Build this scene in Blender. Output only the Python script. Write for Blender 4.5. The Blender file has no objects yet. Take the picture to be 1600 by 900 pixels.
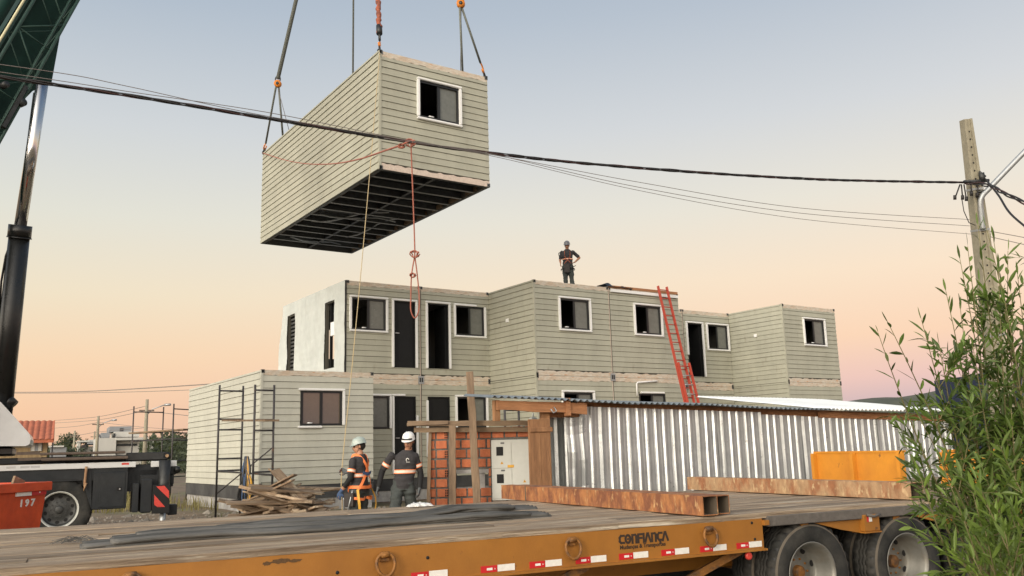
import bpy, bmesh, math, random
from mathutils import Vector as V, Matrix, noise
random.seed(7)
R = math.radians
C = bpy.context.scene.collection
sc = bpy.context.scene
# ------------------------------------------------------------------ camera
FP = 1371.0
yaw, pit, rol = -0.5975, 0.1818, -0.028
fw = V((-math.sin(yaw)*math.cos(pit), math.cos(yaw)*math.cos(pit), math.sin(pit)))
rt0 = V((math.cos(yaw), math.sin(yaw), 0)); up0 = rt0.cross(fw)
RT = math.cos(rol)*rt0 + math.sin(rol)*up0
UP = -math.sin(rol)*rt0 + math.cos(rol)*up0
CAM = V((0, 0, 1.65))
cd = bpy.data.cameras.new('camera'); cam = bpy.data.objects.new('camera', cd); C.objects.link(cam)
cam.matrix_world = Matrix(((RT.x, UP.x, -fw.x, CAM.x), (RT.y, UP.y, -fw.y, CAM.y), (RT.z, UP.z, -fw.z, CAM.z), (0, 0, 0, 1)))
cd.lens = FP/1600*36; cd.sensor_width = 36; cd.clip_start = .05; cd.clip_end = 5000
sc.camera = cam
# ------------------------------------------------------------------ sky and sun (dusk: warm glow low in the west, behind the left shoulder)
w = bpy.data.worlds.new('World'); sc.world = w; w.use_nodes = True
nt = w.node_tree; N = nt.nodes; Lk = nt.links
for n_ in list(N): N.remove(n_)
out = N.new('ShaderNodeOutputWorld'); bg = N.new('ShaderNodeBackground'); Lk.new(bg.outputs[0], out.inputs[0])
tc = N.new('ShaderNodeTexCoord'); sp = N.new('ShaderNodeSeparateXYZ'); Lk.new(tc.outputs['Generated'], sp.inputs[0])
def lin(c):
    return tuple((x/255/12.92 if x/255 <= .04045 else ((x/255+.055)/1.055)**2.4) for x in c)+(1,)
def ramp(stops):
    r = N.new('ShaderNodeValToRGB'); cr = r.color_ramp; cr.interpolation = 'EASE' if 0 else 'LINEAR'
    while len(cr.elements) < len(stops): cr.elements.new(.5)
    for e, (p, c) in zip(cr.elements, stops): e.position = p; e.color = lin(c)
    Lk.new(sp.outputs['Z'], r.inputs[0]); return r
rl = ramp([(0, (240,194,160)), (.045, (248,204,167)), (.10, (249,216,180)), (.17, (241,227,200)), (.25, (227,226,214)), (.34, (209,214,217)), (.46, (177,190,204)), (.62, (140,162,184)), (1, (95,120,155))])
rr = ramp([(0, (174,172,186)), (.03, (198,180,190)), (.065, (238,200,192)), (.11, (253,216,186)), (.18, (252,229,203)), (.26, (236,230,217)), (.35, (214,217,220)), (.46, (187,197,209)), (.62, (150,168,188)), (1, (95,120,155))])
def vdot(vec):
    d = N.new('ShaderNodeVectorMath'); d.operation = 'DOT_PRODUCT'; Lk.new(tc.outputs['Generated'], d.inputs[0]); d.inputs[1].default_value = vec; return d.outputs['Value']
mr = N.new('ShaderNodeMapRange'); Lk.new(vdot((.829, -.558, 0)), mr.inputs['Value']); mr.inputs['From Min'].default_value = -.5; mr.inputs['From Max'].default_value = .5
mx = N.new('ShaderNodeMix'); mx.data_type = 'RGBA'; Lk.new(mr.outputs[0], mx.inputs[0]); Lk.new(rl.outputs[0], mx.inputs[6]); Lk.new(rr.outputs[0], mx.inputs[7])
gd = V((-.90, -.42, .16)).normalized()
gm = N.new('ShaderNodeMath'); gm.operation = 'MAXIMUM'; Lk.new(vdot(gd), gm.inputs[0]); gm.inputs[1].default_value = 0
gp = N.new('ShaderNodeMath'); gp.operation = 'POWER'; Lk.new(gm.outputs[0], gp.inputs[0]); gp.inputs[1].default_value = 2.6
gs = N.new('ShaderNodeMix'); gs.data_type = 'RGBA'; gs.blend_type = 'ADD'; gs.clamp_factor = False; gs.clamp_result = False
gf = N.new('ShaderNodeMath'); gf.operation = 'MULTIPLY'; Lk.new(gp.outputs[0], gf.inputs[0]); gf.inputs[1].default_value = 4.6
Lk.new(gf.outputs[0], gs.inputs[0]); Lk.new(mx.outputs[2], gs.inputs[6]); gs.inputs[7].default_value = (1, .89, .74, 1)
Lk.new(gs.outputs[2], bg.inputs[0]); bg.inputs[1].default_value = 1.0
sd = bpy.data.lights.new('sun', 'SUN'); sd.energy = .9; sd.angle = R(14); sd.color = (1, .91, .78)
so = bpy.data.objects.new('sun', sd); C.objects.link(so)
so.rotation_euler = V((-.86, -.42, .20)).to_track_quat('Z', 'Y').to_euler()
sc.view_settings.view_transform = 'Standard'; sc.view_settings.look = 'None'; sc.view_settings.gamma = 1; sc.view_settings.exposure = 0
sc.view_settings.use_curve_mapping = False

# ------------------------------------------------------------------ placing helpers: where the camera's ray through a photo point meets a plane of the place
def ray(x, y): return fw + RT*((x-800)/FP) - UP*((y-450)/FP)
def onZ(x, y, z): v = ray(x, y); return CAM + v*((z-CAM.z)/v.z)
def onY(x, y, Y): v = ray(x, y); return CAM + v*(Y/v.y)
def onX(x, y, X): v = ray(x, y); return CAM + v*(X/v.x)
def atD(x, y, D): return CAM + ray(x, y)*D
class Frame:
    def __init__(s, o, deg):
        s.o = V(o); s.a = R(deg); s.t = V((math.cos(s.a), math.sin(s.a), 0)); s.n = V((-s.t.y, s.t.x, 0))
    def face(s, x, y, w=0):
        v = ray(x, y); o = s.o + s.n*w; k = (o-CAM).dot(s.n)/v.dot(s.n); return s.loc(CAM+v*k)
    def loc(s, p): q = p-s.o; return V((q.dot(s.t), q.dot(s.n), q.z))
    def sz(s, x, y, w=0): q = s.face(x, y, w); return q.x, q.z
    def W(s, a, b, c): return s.o + s.t*a + s.n*b + V((0, 0, c))

# ------------------------------------------------------------------ materials
def mat(name, col, rough=.7, metal=0, col2=None, vs=4., vth=(.35, .7), var=.12, bump=0., bs=30., stretch=(1, 1, 1), isl=0., spec=.5, third=None, coat=0, detail=6, amt=1.):
    m = bpy.data.materials.new(name); m.use_nodes = True; t = m.node_tree; n = t.nodes; l = t.links
    b = n['Principled BSDF']; b.inputs['Roughness'].default_value = rough; b.inputs['Metallic'].default_value = metal
    b.inputs['Specular IOR Level'].default_value = spec; b.inputs['Coat Weight'].default_value = coat
    co = n.new('ShaderNodeTexCoord'); mp = n.new('ShaderNodeMapping'); l.new(co.outputs['Object'], mp.inputs[0]); mp.inputs['Scale'].default_value = stretch
    def nz(scale, d=detail):
        q = n.new('ShaderNodeTexNoise'); q.inputs['Scale'].default_value = scale; q.inputs['Detail'].default_value = d; q.inputs['Roughness'].default_value = .6; l.new(mp.outputs[0], q.inputs[0]); return q.outputs[0]
    def mixc(f, a, b_, mode='MIX'):
        q = n.new('ShaderNodeMix'); q.data_type = 'RGBA'; q.blend_type = mode
        if hasattr(f, 'node'): l.new(f, q.inputs[0])
        else: q.inputs[0].default_value = f
        for s, i in ((a, 6), (b_, 7)):
            if hasattr(s, 'node'): l.new(s, q.inputs[i])
            else: q.inputs[i].default_value = tuple(s)[:3]+(1,)
        return q.outputs[2]
    def rng(s, a, b_, c=0, d=1):
        q = n.new('ShaderNodeMapRange'); l.new(s, q.inputs[0])
        for i, x in enumerate((a, b_, c, d)): q.inputs[i+1].default_value = x
        return q.outputs[0]
    c = col
    if col2: c = mixc(rng(nz(vs), vth[0], vth[1], 0, amt), c, col2)
    if third: c = mixc(rng(nz(third[1]), third[2], third[3]), c, third[0])
    if var:
        f = rng(nz(vs*3.1), .25, .75, 1-var, 1+var); q = n.new('ShaderNodeVectorMath'); q.operation = 'SCALE'
        if hasattr(c, 'node'): l.new(c, q.inputs[0])
        else: q.inputs[0].default_value = tuple(c)[:3]
        l.new(f, q.inputs['Scale']); c = q.outputs[0]
    if isl:
        g = n.new('ShaderNodeNewGeometry'); f = rng(g.outputs['Random Per Island'], 0, 1, 1-isl, 1+isl)
        q = n.new('ShaderNodeVectorMath'); q.operation = 'SCALE'; l.new(c, q.inputs[0]) if hasattr(c, 'node') else None
        if not hasattr(c, 'node'): q.inputs[0].default_value = tuple(c)[:3]
        l.new(f, q.inputs['Scale']); c = q.outputs[0]
    if hasattr(c, 'node'): l.new(c, b.inputs['Base Color'])
    else: b.inputs['Base Color'].default_value = tuple(c)[:3]+(1,)
    if var and rough > .1: l.new(rng(nz(vs*2.3), .2, .8, max(.05, rough-.12), min(1, rough+.12)), b.inputs['Roughness'])
    if bump:
        q = n.new('ShaderNodeBump'); q.inputs['Strength'].default_value = bump; q.inputs['Distance'].default_value = .02; l.new(nz(bs), q.inputs['Height']); l.new(q.outputs[0], b.inputs['Normal'])
    return m
M = {}
M['siding'] = mat('siding', (.405, .400, .318), .62, var=.06, vs=.9, bump=.15, bs=50, isl=.045, col2=(.355, .350, .278), stretch=(1.6, 1.6, .7), third=((.30, .285, .22), 2.3, .60, .78))
M['siding0'] = mat('siding0', (.50, .50, .425), .62, var=.06, vs=.9, bump=.15, bs=50, isl=.045, col2=(.45, .45, .385), stretch=(1.6, 1.6, .7), third=((.42, .41, .35), 2.3, .62, .80))
M['gap'] = mat('gap', (.075, .070, .055), .9, var=0)  # dark backing: the shadow line under each lap is put into its colour
M['strip'] = mat('strip', (.56, .45, .34), .8, col2=(.60, .54, .45), vs=7, vth=(.42, .55), var=.12, bump=.5, bs=25, stretch=(.6, 1, 3), third=((.55, .27, .13), 5, .60, .68))
M['stripw'] = mat('stripw', (.60, .50, .42), .8, vs=6, var=.12, bump=.5, bs=25)
M['trim'] = mat('trim', (.82, .82, .80), .45, var=.04, vs=6)
M['frame'] = mat('frame', (.012, .013, .014), .35, var=.1)
M['glass'] = mat('glass', (.02, .022, .022), .03, var=0, spec=1.0)
M['glass_refl'] = mat('glass_refl', (.10, .075, .045), .05, var=.1, vs=2, spec=1.0, coat=1)  # brown reflection in the panes is put into the base colour
M['film'] = mat('film', (.15, .155, .14), .22, var=.15, vs=2, bump=.2, bs=6)
M['door'] = mat('door', (.010, .0105, .011), .5, spec=.25, var=.15, vs=2)
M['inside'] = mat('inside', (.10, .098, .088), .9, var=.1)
M['steel_dk'] = mat('steel_dk', (.05, .052, .052), .45, metal=.6, var=.25, vs=3)
M['steel_mid'] = mat('steel_mid', (.12, .125, .125), .45, metal=.6, var=.25, vs=3)
M['roofskin'] = mat('roofskin', (.35, .35, .34), .6, var=.1)
M['wrap'] = mat('wrap', (.54, .57, .54), .5, var=.06, vs=1.5, bump=.5, bs=3.5, col2=(.47, .50, .475))
M['concrete'] = mat('concrete', (.42, .41, .39), .9, col2=(.25, .24, .23), vs=2.5, var=.2, bump=.6, bs=18)
M['skirt'] = mat('skirt', (.035, .035, .036), .8, col2=(.08, .08, .078), vs=1.3, var=.25, bump=.3, bs=14)
M['yellow'] = mat('yellow', (.37, .155, .022), .55, col2=(.27, .105, .016), vs=.9, vth=(.3, .8), var=.15, bump=.12, bs=60, third=((.12, .055, .02), 14, .66, .74))
M['yellow2'] = mat('yellow2', (.60, .25, .02), .5, col2=(.50, .19, .02), vs=1.5, var=.12, bump=.1, bs=40, third=((.10, .045, .02), 7, .70, .75))
M['ywear'] = mat('ywear', (.28, .12, .025), .6, metal=.2, col2=(.10, .055, .03), vs=12, vth=(.45, .62), var=.2, bump=.3, bs=80)
M['plank'] = mat('plank', (.42, .325, .225), .85, col2=(.17, .12, .078), vs=3.2, vth=(.35, .65), var=.30, bump=.8, bs=22, stretch=(.28, 9, 9), isl=.32, third=((.58, .51, .40), 3.0, .56, .68))
M['plankr'] = mat('plankr', (.13, .115, .10), .85, var=.2, vs=6, bump=.4, bs=25)
M['rust'] = mat('rust', (.37, .155, .055), .8, col2=(.20, .075, .035), vs=5, vth=(.42, .58), var=.3, bump=.4, bs=50, third=((.46, .28, .13), 11, .57, .68), stretch=(1, 1.6, .8))
M['rust2'] = mat('rust2', (.38, .24, .13), .8, col2=(.28, .12, .055), vs=3.2, vth=(.45, .62), var=.3, bump=.4, bs=50, third=((.50, .36, .20), 12, .55, .66), stretch=(1, 1.6, .8))
M['hollow'] = mat('hollow', (.11, .085, .06), .9, var=.2)  # shade inside the hollow beams put into a dark colour
M['rubber'] = mat('rubber', (.050, .050, .047), .8, spec=.2, col2=(.155, .15, .138), vs=3, var=.25, bump=.4, bs=30, stretch=(.4, 2, 2))
M['tyre'] = mat('tyre', (.024, .025, .024), .85, spec=.3, col2=(.055, .052, .046), vs=3.5, vth=(.4, .65), var=.25, bump=.3, bs=50)
M['tyreb'] = mat('tyreb', (.13, .11, .085), .9, var=.2)
M['tyrek'] = mat('tyrek', (.018, .018, .018), .6, var=.2)
M['rim'] = mat('rim', (.24, .235, .21), .5, metal=.5, col2=(.20, .17, .13), vs=5, vth=(.5, .75), var=.12)
M['rimdk'] = mat('rimdk', (.07, .072, .07), .5, metal=.4, var=.3, vs=12, bump=.2)
M['flange_lit'] = mat('flange_lit', (.30, .31, .31), .5, metal=.2, var=.2)
M['black'] = mat('black', (.010, .010, .010), .8, var=0)
M['red'] = mat('red', (.52, .018, .022), .4, var=.1)
M['white'] = mat('white', (.78, .77, .72), .45, var=.08, vs=9, col2=(.62, .60, .52), vth=(.55, .8))
M['logo'] = mat('logo', (.035, .022, .015), .6, var=.2)
M['zinc'] = mat('zinc', (.52, .545, .54), .34, metal=.68, col2=(.44, .46, .465), vs=3, var=.10, bump=.12, bs=9, isl=.0)
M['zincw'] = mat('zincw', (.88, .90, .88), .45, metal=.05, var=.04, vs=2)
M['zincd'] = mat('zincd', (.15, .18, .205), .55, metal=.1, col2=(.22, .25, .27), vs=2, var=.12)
M['timber'] = mat('timber', (.44, .21, .095), .8, col2=(.30, .13, .055), vs=2.5, var=.25, bump=.5, bs=24, stretch=(.5, 3, 3))
M['timberg'] = mat('timberg', (.26, .185, .115), .85, col2=(.15, .10, .065), vs=2.5, var=.25, bump=.6, bs=24, stretch=(.5, 3, 3))
M['timbergz'] = mat('timbergz', (.27, .19, .12), .85, col2=(.15, .10, .065), vs=2.5, var=.25, bump=.6, bs=24, stretch=(3, 3, .5))
M['timberz'] = mat('timberz', (.34, .175, .08), .8, col2=(.21, .10, .045), vs=2.5, var=.25, bump=.6, bs=24, stretch=(3, 3, .5))
M['brick'] = mat('brick', (.52, .165, .07), .85, col2=(.40, .12, .055), vs=8, var=.12, bump=.4, bs=60, isl=.16)
M['mortar'] = mat('mortar', (.16, .155, .14), .95, col2=(.10, .10, .09), vs=12, var=.2, bump=.8, bs=50)
M['boxwhite'] = mat('boxwhite', (.52, .53, .49), .5, var=.05, vs=3)
M['amber'] = mat('amber', (.62, .33, .03), .5, var=.1)
M['cranegreen'] = mat('cranegreen', (.008, .036, .026), .6, col2=(.005, .020, .015), vs=1.5, var=.2, spec=.2)
M['cranegreen2'] = mat('cranegreen2', (.035, .075, .06), .55, var=.2, spec=.3)
M['cream'] = mat('cream', (.62, .58, .36), .5, var=.1)
M['chrome'] = mat('chrome', (.62, .62, .62), .14, metal=1, var=.03, vs=2)
M['cylblack'] = mat('cylblack', (.012, .013, .013), .33, var=.2)
M['cranewhite'] = mat('cranewhite', (.66, .67, .66), .4, var=.06, vs=2, coat=.3)
M['chassis'] = mat('chassis', (.018, .021, .024), .6, col2=(.030, .032, .033), vs=2, var=.2, bump=.1, spec=.3)
M['orange'] = mat('orange', (.68, .085, .018), .5, col2=(.50, .055, .015), vs=3, var=.12, third=((.22, .06, .03), 6, .66, .74), bump=.15, bs=30)
M['redchev'] = mat('redchev', (.62, .06, .045), .4, var=.15, vs=20)
M['laddr'] = mat('laddr', (.42, .06, .035), .5, var=.1)
M['alu'] = mat('alu', (.6, .6, .6), .4, metal=.8, var=.1)
M['scaff'] = mat('scaff', (.070, .066, .066), .6, metal=.4, col2=(.13, .07, .04), vs=6, vth=(.58, .7), var=.25)
M['scaffblue'] = mat('scaffblue', (.05, .06, .10), .6, var=.2)
M['cable'] = mat('cable', (.02, .018, .018), .6, var=.1)
M['cabler'] = mat('cabler', (.045, .018, .016), .6, var=.1)
M['wire'] = mat('wire', (.16, .14, .13), .6, var=0)
M['ropered'] = mat('ropered', (.38, .13, .09), .85, var=.3, vs=40, bump=.5, bs=90)
M['ropeyel'] = mat('ropeyel', (.46, .36, .20), .85, var=.3, vs=40)
M['sling'] = mat('sling', (.15, .16, .14), .8, var=.25, vs=10, bump=.4)
M['slingor'] = mat('slingor', (.42, .11, .05), .8, col2=(.12, .05, .04), vs=12, var=.25, bump=.5)
M['hookor'] = mat('hookor', (.62, .20, .02), .5, var=.2)
M['poleconc'] = mat('poleconc', (.31, .285, .21), .9, col2=(.25, .225, .165), vs=4, var=.15, bump=.3, bs=40)
M['galv'] = mat('galv', (.40, .42, .43), .4, metal=.6, var=.1)
M['leaf'] = mat('leaf', (.11, .165, .035), .5, var=.15, isl=.6, vs=3, col2=(.07, .115, .026))
M['leafy'] = mat('leafy', (.155, .225, .04), .55, var=.1, isl=.35, vs=3, col2=(.10, .15, .03))
M['stem'] = mat('stem', (.16, .14, .06), .8, var=.2)
M['treeleaf'] = mat('treeleaf', (.075, .090, .055), .8, var=.2, isl=.4, vs=2)
M['bark'] = mat('bark', (.12, .09, .07), .9, var=.2)
M['skin'] = mat('skin', (.42, .21, .125), .55, var=.08, vs=10)
M['shirt'] = mat('shirt', (.036, .034, .036), .9, var=.15, vs=6, bump=.5, bs=14)
M['trouser'] = mat('trouser', (.050, .058, .055), .9, var=.2, vs=6, bump=.5, bs=14)
M['glove'] = mat('glove', (.09, .10, .105), .85, var=.25, vs=20)
M['gloveb'] = mat('gloveb', (.05, .09, .18), .8, var=.25, vs=20)
M['hi'] = mat('hi', (.85, .22, .06), .6, var=.1)
M['refl'] = mat('refl', (.75, .62, .52), .4, var=.08)
M['helmw'] = mat('helmw', (.80, .80, .77), .3, var=.05, coat=.3)
M['helmg'] = mat('helmg', (.36, .42, .38), .28, var=.12, vs=14, coat=.6)
M['helmk'] = mat('helmk', (.16, .16, .17), .35, var=.1)
M['hair'] = mat('hair', (.015, .012, .01), .8, var=.2)
M['lip'] = mat('lip', (.20, .07, .05), .6, var=0)
M['boot'] = mat('boot', (.03, .025, .022), .7, var=.2)
M['tile'] = mat('tile', (.46, .14, .07), .8, col2=(.34, .10, .05), vs=2, var=.2)
M['woodwall'] = mat('woodwall', (.34, .25, .13), .85, col2=(.22, .15, .08), vs=2, var=.25, stretch=(4, 4, .4))
M['housew'] = mat('housew', (.50, .49, .45), .8, var=.06, vs=.5)
M['houseg'] = mat('houseg', (.24, .25, .26), .8, var=.06, vs=.5)
M['glassd'] = mat('glassd', (.03, .035, .04), .1, var=0, spec=1)
M['hill'] = mat('hill', (.060, .068, .050), .95, col2=(.09, .09, .06), vs=.02, var=.25)
M['bluebox'] = mat('bluebox', (.018, .028, .065), .5, var=.2, vs=1)
M['plastic'] = mat('plastic', (.72, .72, .70), .4, var=.1, bump=.8, bs=18)
M['dirt'] = mat('dirt', (.20, .145, .095), .95, col2=(.12, .09, .06), vs=.7, var=.3, bump=.8, bs=9, third=((.15, .14, .07), .35, .5, .62))
M['grassdry'] = mat('grassdry', (.22, .19, .085), .9, var=.2, isl=.45)
M['grass'] = mat('grass', (.10, .12, .04), .9, var=.2, isl=.45)
M['pebble'] = mat('pebble', (.26, .23, .19), .9, var=.2, isl=.4)
M['scrap'] = mat('scrap', (.28, .20, .125), .85, col2=(.17, .11, .07), vs=3, var=.25, bump=.5, bs=24, stretch=(.6, 3, 3), third=((.42, .34, .24), 4, .55, .66))
def rndmat(m, amt):      # tone of a copied thing differs from its neighbours'
    t = m.node_tree; n = t.nodes; l = t.links; b = n['Principled BSDF']; src = b.inputs['Base Color'].links[0].from_socket
    o = n.new('ShaderNodeObjectInfo'); q = n.new('ShaderNodeMapRange'); l.new(o.outputs['Random'], q.inputs[0]); q.inputs[3].default_value = 1-amt; q.inputs[4].default_value = 1+amt
    s = n.new('ShaderNodeVectorMath'); s.operation = 'SCALE'; l.new(src, s.inputs[0]); l.new(q.outputs[0], s.inputs['Scale']); l.new(s.outputs[0], b.inputs['Base Color'])
rndmat(M['scrap'], .35)

for k_ in ('leaf', 'leafy', 'treeleaf', 'grass', 'grassdry'):      # light glows through thin leaves
    t_ = M[k_].node_tree; b_ = t_.nodes['Principled BSDF']; tr_ = t_.nodes.new('ShaderNodeBsdfTranslucent'); ms_ = t_.nodes.new('ShaderNodeMixShader'); ms_.inputs[0].default_value = .32
    gm_ = t_.nodes.new('ShaderNodeMix'); gm_.data_type = 'RGBA'; gm_.blend_type = 'MULTIPLY'; gm_.inputs[0].default_value = 1; gm_.inputs[7].default_value = (1.5, 1.6, .8, 1); gm_.clamp_result = False
    t_.links.new(b_.inputs['Base Color'].links[0].from_socket, gm_.inputs[6]); t_.links.new(gm_.outputs[2], tr_.inputs[0])
    t_.links.new(b_.outputs[0], ms_.inputs[1]); t_.links.new(tr_.outputs[0], ms_.inputs[2]); t_.links.new(ms_.outputs[0], [n for n in t_.nodes if n.type == 'OUTPUT_MATERIAL'][0].inputs[0])

# ------------------------------------------------------------------ mesh builder
class MB:
    def __init__(s): s.v = []; s.f = []; s.m = []; s.mi = 0; s.sm = []; s.smooth = False
    def add(s, vs, fs):
        b = len(s.v); s.v += [tuple(x) for x in vs]
        for f in fs: s.f.append(tuple(b+i for i in f)); s.m.append(s.mi); s.sm.append(s.smooth)
        return s
    def box(s, x0, x1, y0, y1, z0, z1, bv=0):
        if bv and min(x1-x0, y1-y0, z1-z0) > 2.2*bv:
            b = bv; P = []
            for z, e in ((z0, b), (z0+b, 0), (z1-b, 0), (z1, b)):
                P += [(x0+e+b*0, y0+e, z), (x1-e, y0+e, z), (x1-e, y1-e, z), (x0+e, y1-e, z)]
            F = [(3, 2, 1, 0), (12, 13, 14, 15)]
            for k in range(3):
                for i in range(4): F.append((k*4+i, k*4+(i+1) % 4, k*4+4+(i+1) % 4, k*4+4+i))
            return s.add(P, F)
        return s.add([(x0, y0, z0), (x1, y0, z0), (x1, y1, z0), (x0, y1, z0), (x0, y0, z1), (x1, y0, z1), (x1, y1, z1), (x0, y1, z1)],
                     [(3, 2, 1, 0), (4, 5, 6, 7), (0, 1, 5, 4), (1, 2, 6, 5), (2, 3, 7, 6), (3, 0, 4, 7)])
    def obox(s, p, q, wx, wz, up=(0, 0, 1)):          # bar from p to q
        p = V(p); q = V(q); d = (q-p).normalized(); up = V(up)
        if abs(d.dot(up)) > .98: up = V((0, 1, 0))
        a = d.cross(up).normalized()*wx/2; b = a.cross(d).normalized()*wz/2
        P = [p-a-b, p+a-b, p+a+b, p-a+b, q-a-b, q+a-b, q+a+b, q-a+b]
        return s.add(P, [(0, 1, 2, 3), (7, 6, 5, 4), (0, 4, 5, 1), (1, 5, 6, 2), (2, 6, 7, 3), (3, 7, 4, 0)])
    def tube(s, pts, r, n=8, closed=False, caps=True):
        pts = [V(p) for p in pts]; rs = r if isinstance(r, (list, tuple)) else [r]*len(pts); rings = []; pa = None
        K = len(pts)
        for i, p in enumerate(pts):
            d = (pts[(i+1) % K]-pts[i-1]) if closed else (pts[min(i+1, K-1)]-pts[max(i-1, 0)])
            d = d.normalized() if d.length > 1e-9 else V((0, 0, 1))
            if pa is None: pa = d.orthogonal().normalized()
            a = (pa-d*pa.dot(d)); a = a.normalized() if a.length > 1e-6 else d.orthogonal().normalized(); pa = a; b = d.cross(a)
            rings.append([p+(a*math.cos(2*math.pi*k/n)+b*math.sin(2*math.pi*k/n))*rs[i] for k in range(n)])
        P = [x for q in rings for x in q]; F = []
        for i in range(K if closed else K-1):
            j = (i+1) % K
            for k in range(n): F.append((i*n+k, i*n+(k+1) % n, j*n+(k+1) % n, j*n+k))
        if caps and not closed: F += [tuple(range(n-1, -1, -1)), tuple(range((K-1)*n, K*n))]
        o = s.smooth; s.smooth = n > 4; s.add(P, F); s.smooth = o; return s
    def lathe(s, c, axis, prof, n=32, close=False, ang=None, rad=None):      # prof: (along axis, radius)
        c = V(c); d = V(axis).normalized(); a = d.orthogonal().normalized(); b = d.cross(a); P = []; F = []; K = len(prof)
        for h, r in prof:
            for k in range(n):
                t = 2*math.pi*k/n; rr = r*(rad(k, h) if rad else 1); P.append(c+d*h+(a*math.cos(t)+b*math.sin(t))*rr)
        for i in range(K if close else K-1):
            j = (i+1) % K
            for k in range(n): F.append((i*n+k, i*n+(k+1) % n, j*n+(k+1) % n, j*n+k))
        o = s.smooth; s.smooth = True; s.add(P, F); s.smooth = o; return s
    def prism(s, poly, y0, y1, T=None):      # polygon in (x,z), extruded along y
        n = len(poly); T = T or (lambda x, y, z: (x, y, z))
        P = [T(x, y0, z) for x, z in poly]+[T(x, y1, z) for x, z in poly]
        return s.add(P, [tuple(range(n)), tuple(range(2*n-1, n-1, -1))]+[(i, i+n, (i+1) % n+n, (i+1) % n) for i in range(n)])
    def build(s, name, ms, parent=None, label=None, **k):
        me = bpy.data.meshes.new(name); me.from_pydata(s.v, [], s.f)
        for m in (ms if isinstance(ms, (list, tuple)) else [ms]): me.materials.append(M[m] if isinstance(m, str) else m)
        me.polygons.foreach_set('material_index', s.m); me.polygons.foreach_set('use_smooth', s.sm)
        bm = bmesh.new(); bm.from_mesh(me); bmesh.ops.recalc_face_normals(bm, faces=bm.faces); bm.to_mesh(me); bm.free(); me.update()
        o = bpy.data.objects.new(name, me); C.objects.link(o)
        if parent: o.parent = parent
        if label: o['label'] = label
        for kk, vv in k.items(): o[kk] = vv
        return o
def tag(o, label=None, cat=None, group=None, kind=None):
    if label: o['label'] = label
    if cat: o['category'] = cat
    if group: o['group'] = group
    if kind: o['kind'] = kind
    return o
def thing(name, loc, rz, label, cat, group=None):
    o = bpy.data.objects.new(name, None); o.empty_display_size = .2; C.objects.link(o); o.location = loc; o.rotation_euler = (0, 0, R(rz)); return tag(o, label, cat, group)
def copy_tree(o, parent=None):
    c = o.copy(); C.objects.link(c); c.parent = parent
    for ch in o.children: copy_tree(ch, c)
    return c

# ================================================================== THE SETTING
def sm(a, b, x): t = max(0, min(1, (x-a)/(b-a))); return t*t*(3-2*t)
def gz(x, y):       # street level .14 near the camera, rising to .3 around the buildings
    d = x*fw.x+y*fw.y
    z = .10 + .20*sm(9, 14, d) + .5*sm(60, 300, d)
    if 9.5 < d < 60: z += .05*noise.noise(V((x*.7, y*.7, 0)))*sm(9.5, 12, d) + .02*noise.noise(V((x*3, y*3, 5)))
    return z
def grid(name, x0, x1, y0, y1, n, m, fz, mt):
    b = MB(); b.smooth = True
    P = [(x0+(x1-x0)*i/n, y0+(y1-y0)*j/m, fz(x0+(x1-x0)*i/n, y0+(y1-y0)*j/m)) for j in range(m+1) for i in range(n+1)]
    b.add(P, [(j*(n+1)+i, j*(n+1)+i+1, (j+1)*(n+1)+i+1, (j+1)*(n+1)+i) for j in range(m) for i in range(n)])
    return b.build(name, mt, kind='structure')
def warp(u): return u
# one sheet to the horizon, finer near the site
b = MB(); b.smooth = True
xs = [-2500, -900, -300, -120, -60, -40]+[-30+i*.8 for i in range(96)]+[48, 60, 90, 150, 300, 900, 2500]
ys = [-1500, -300, -60, -20]+[-8+i*.8 for i in range(86)]+[62, 70, 85, 110, 160, 300, 800, 2500]
b.add([(x, y, gz(x, y)) for y in ys for x in xs], [(j*len(xs)+i, j*len(xs)+i+1, (j+1)*len(xs)+i+1, (j+1)*len(xs)+i) for j in range(len(ys)-1) for i in range(len(xs)-1)])
b.build('ground', 'dirt', kind='structure')
# far wooded ridge on the right
b = MB(); b.smooth = True; P = []; n = 60
for j in range(7):
    for i in range(n+1):
        u = i/n; x = 470+u*620; base = 430-u*330; h = (46*math.sin(math.pi*min(1, u*1.02))**.6*(1+.25*noise.noise(V((u*5, 0, 3))))+4*noise.noise(V((u*40, j, 0))))*math.sin(math.pi*j/6)**.8
        P.append((x+j*22, base+j*34, .3+max(0, h)))
b.add(P, [(j*(n+1)+i, j*(n+1)+i+1, (j+1)*(n+1)+i+1, (j+1)*(n+1)+i) for j in range(6) for i in range(n)])
b.build('hill', 'hill', kind='structure')
# asphalt street under the trailer
F = Frame((.4594, 5.795, 0), -7.9167)
b = MB(); b.smooth = True; n = 60
ny = 12; P = [tuple(F.W(-30+i*1.0, -9.5+13.1*j/ny, 0))[:2] for j in range(ny+1) for i in range(n+1)]
b.add([(x, y, gz(x, y)+.035) for x, y in P], [(j*(n+1)+i, j*(n+1)+i+1, (j+1)*(n+1)+i+1, (j+1)*(n+1)+i) for j in range(ny) for i in range(n)])
M['asphalt'] = mat('asphalt', (.055, .053, .05), .9, var=.2, vs=6, bump=.5, bs=60, col2=(.085, .078, .068))
b.build('street', 'asphalt', kind='structure')

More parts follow.
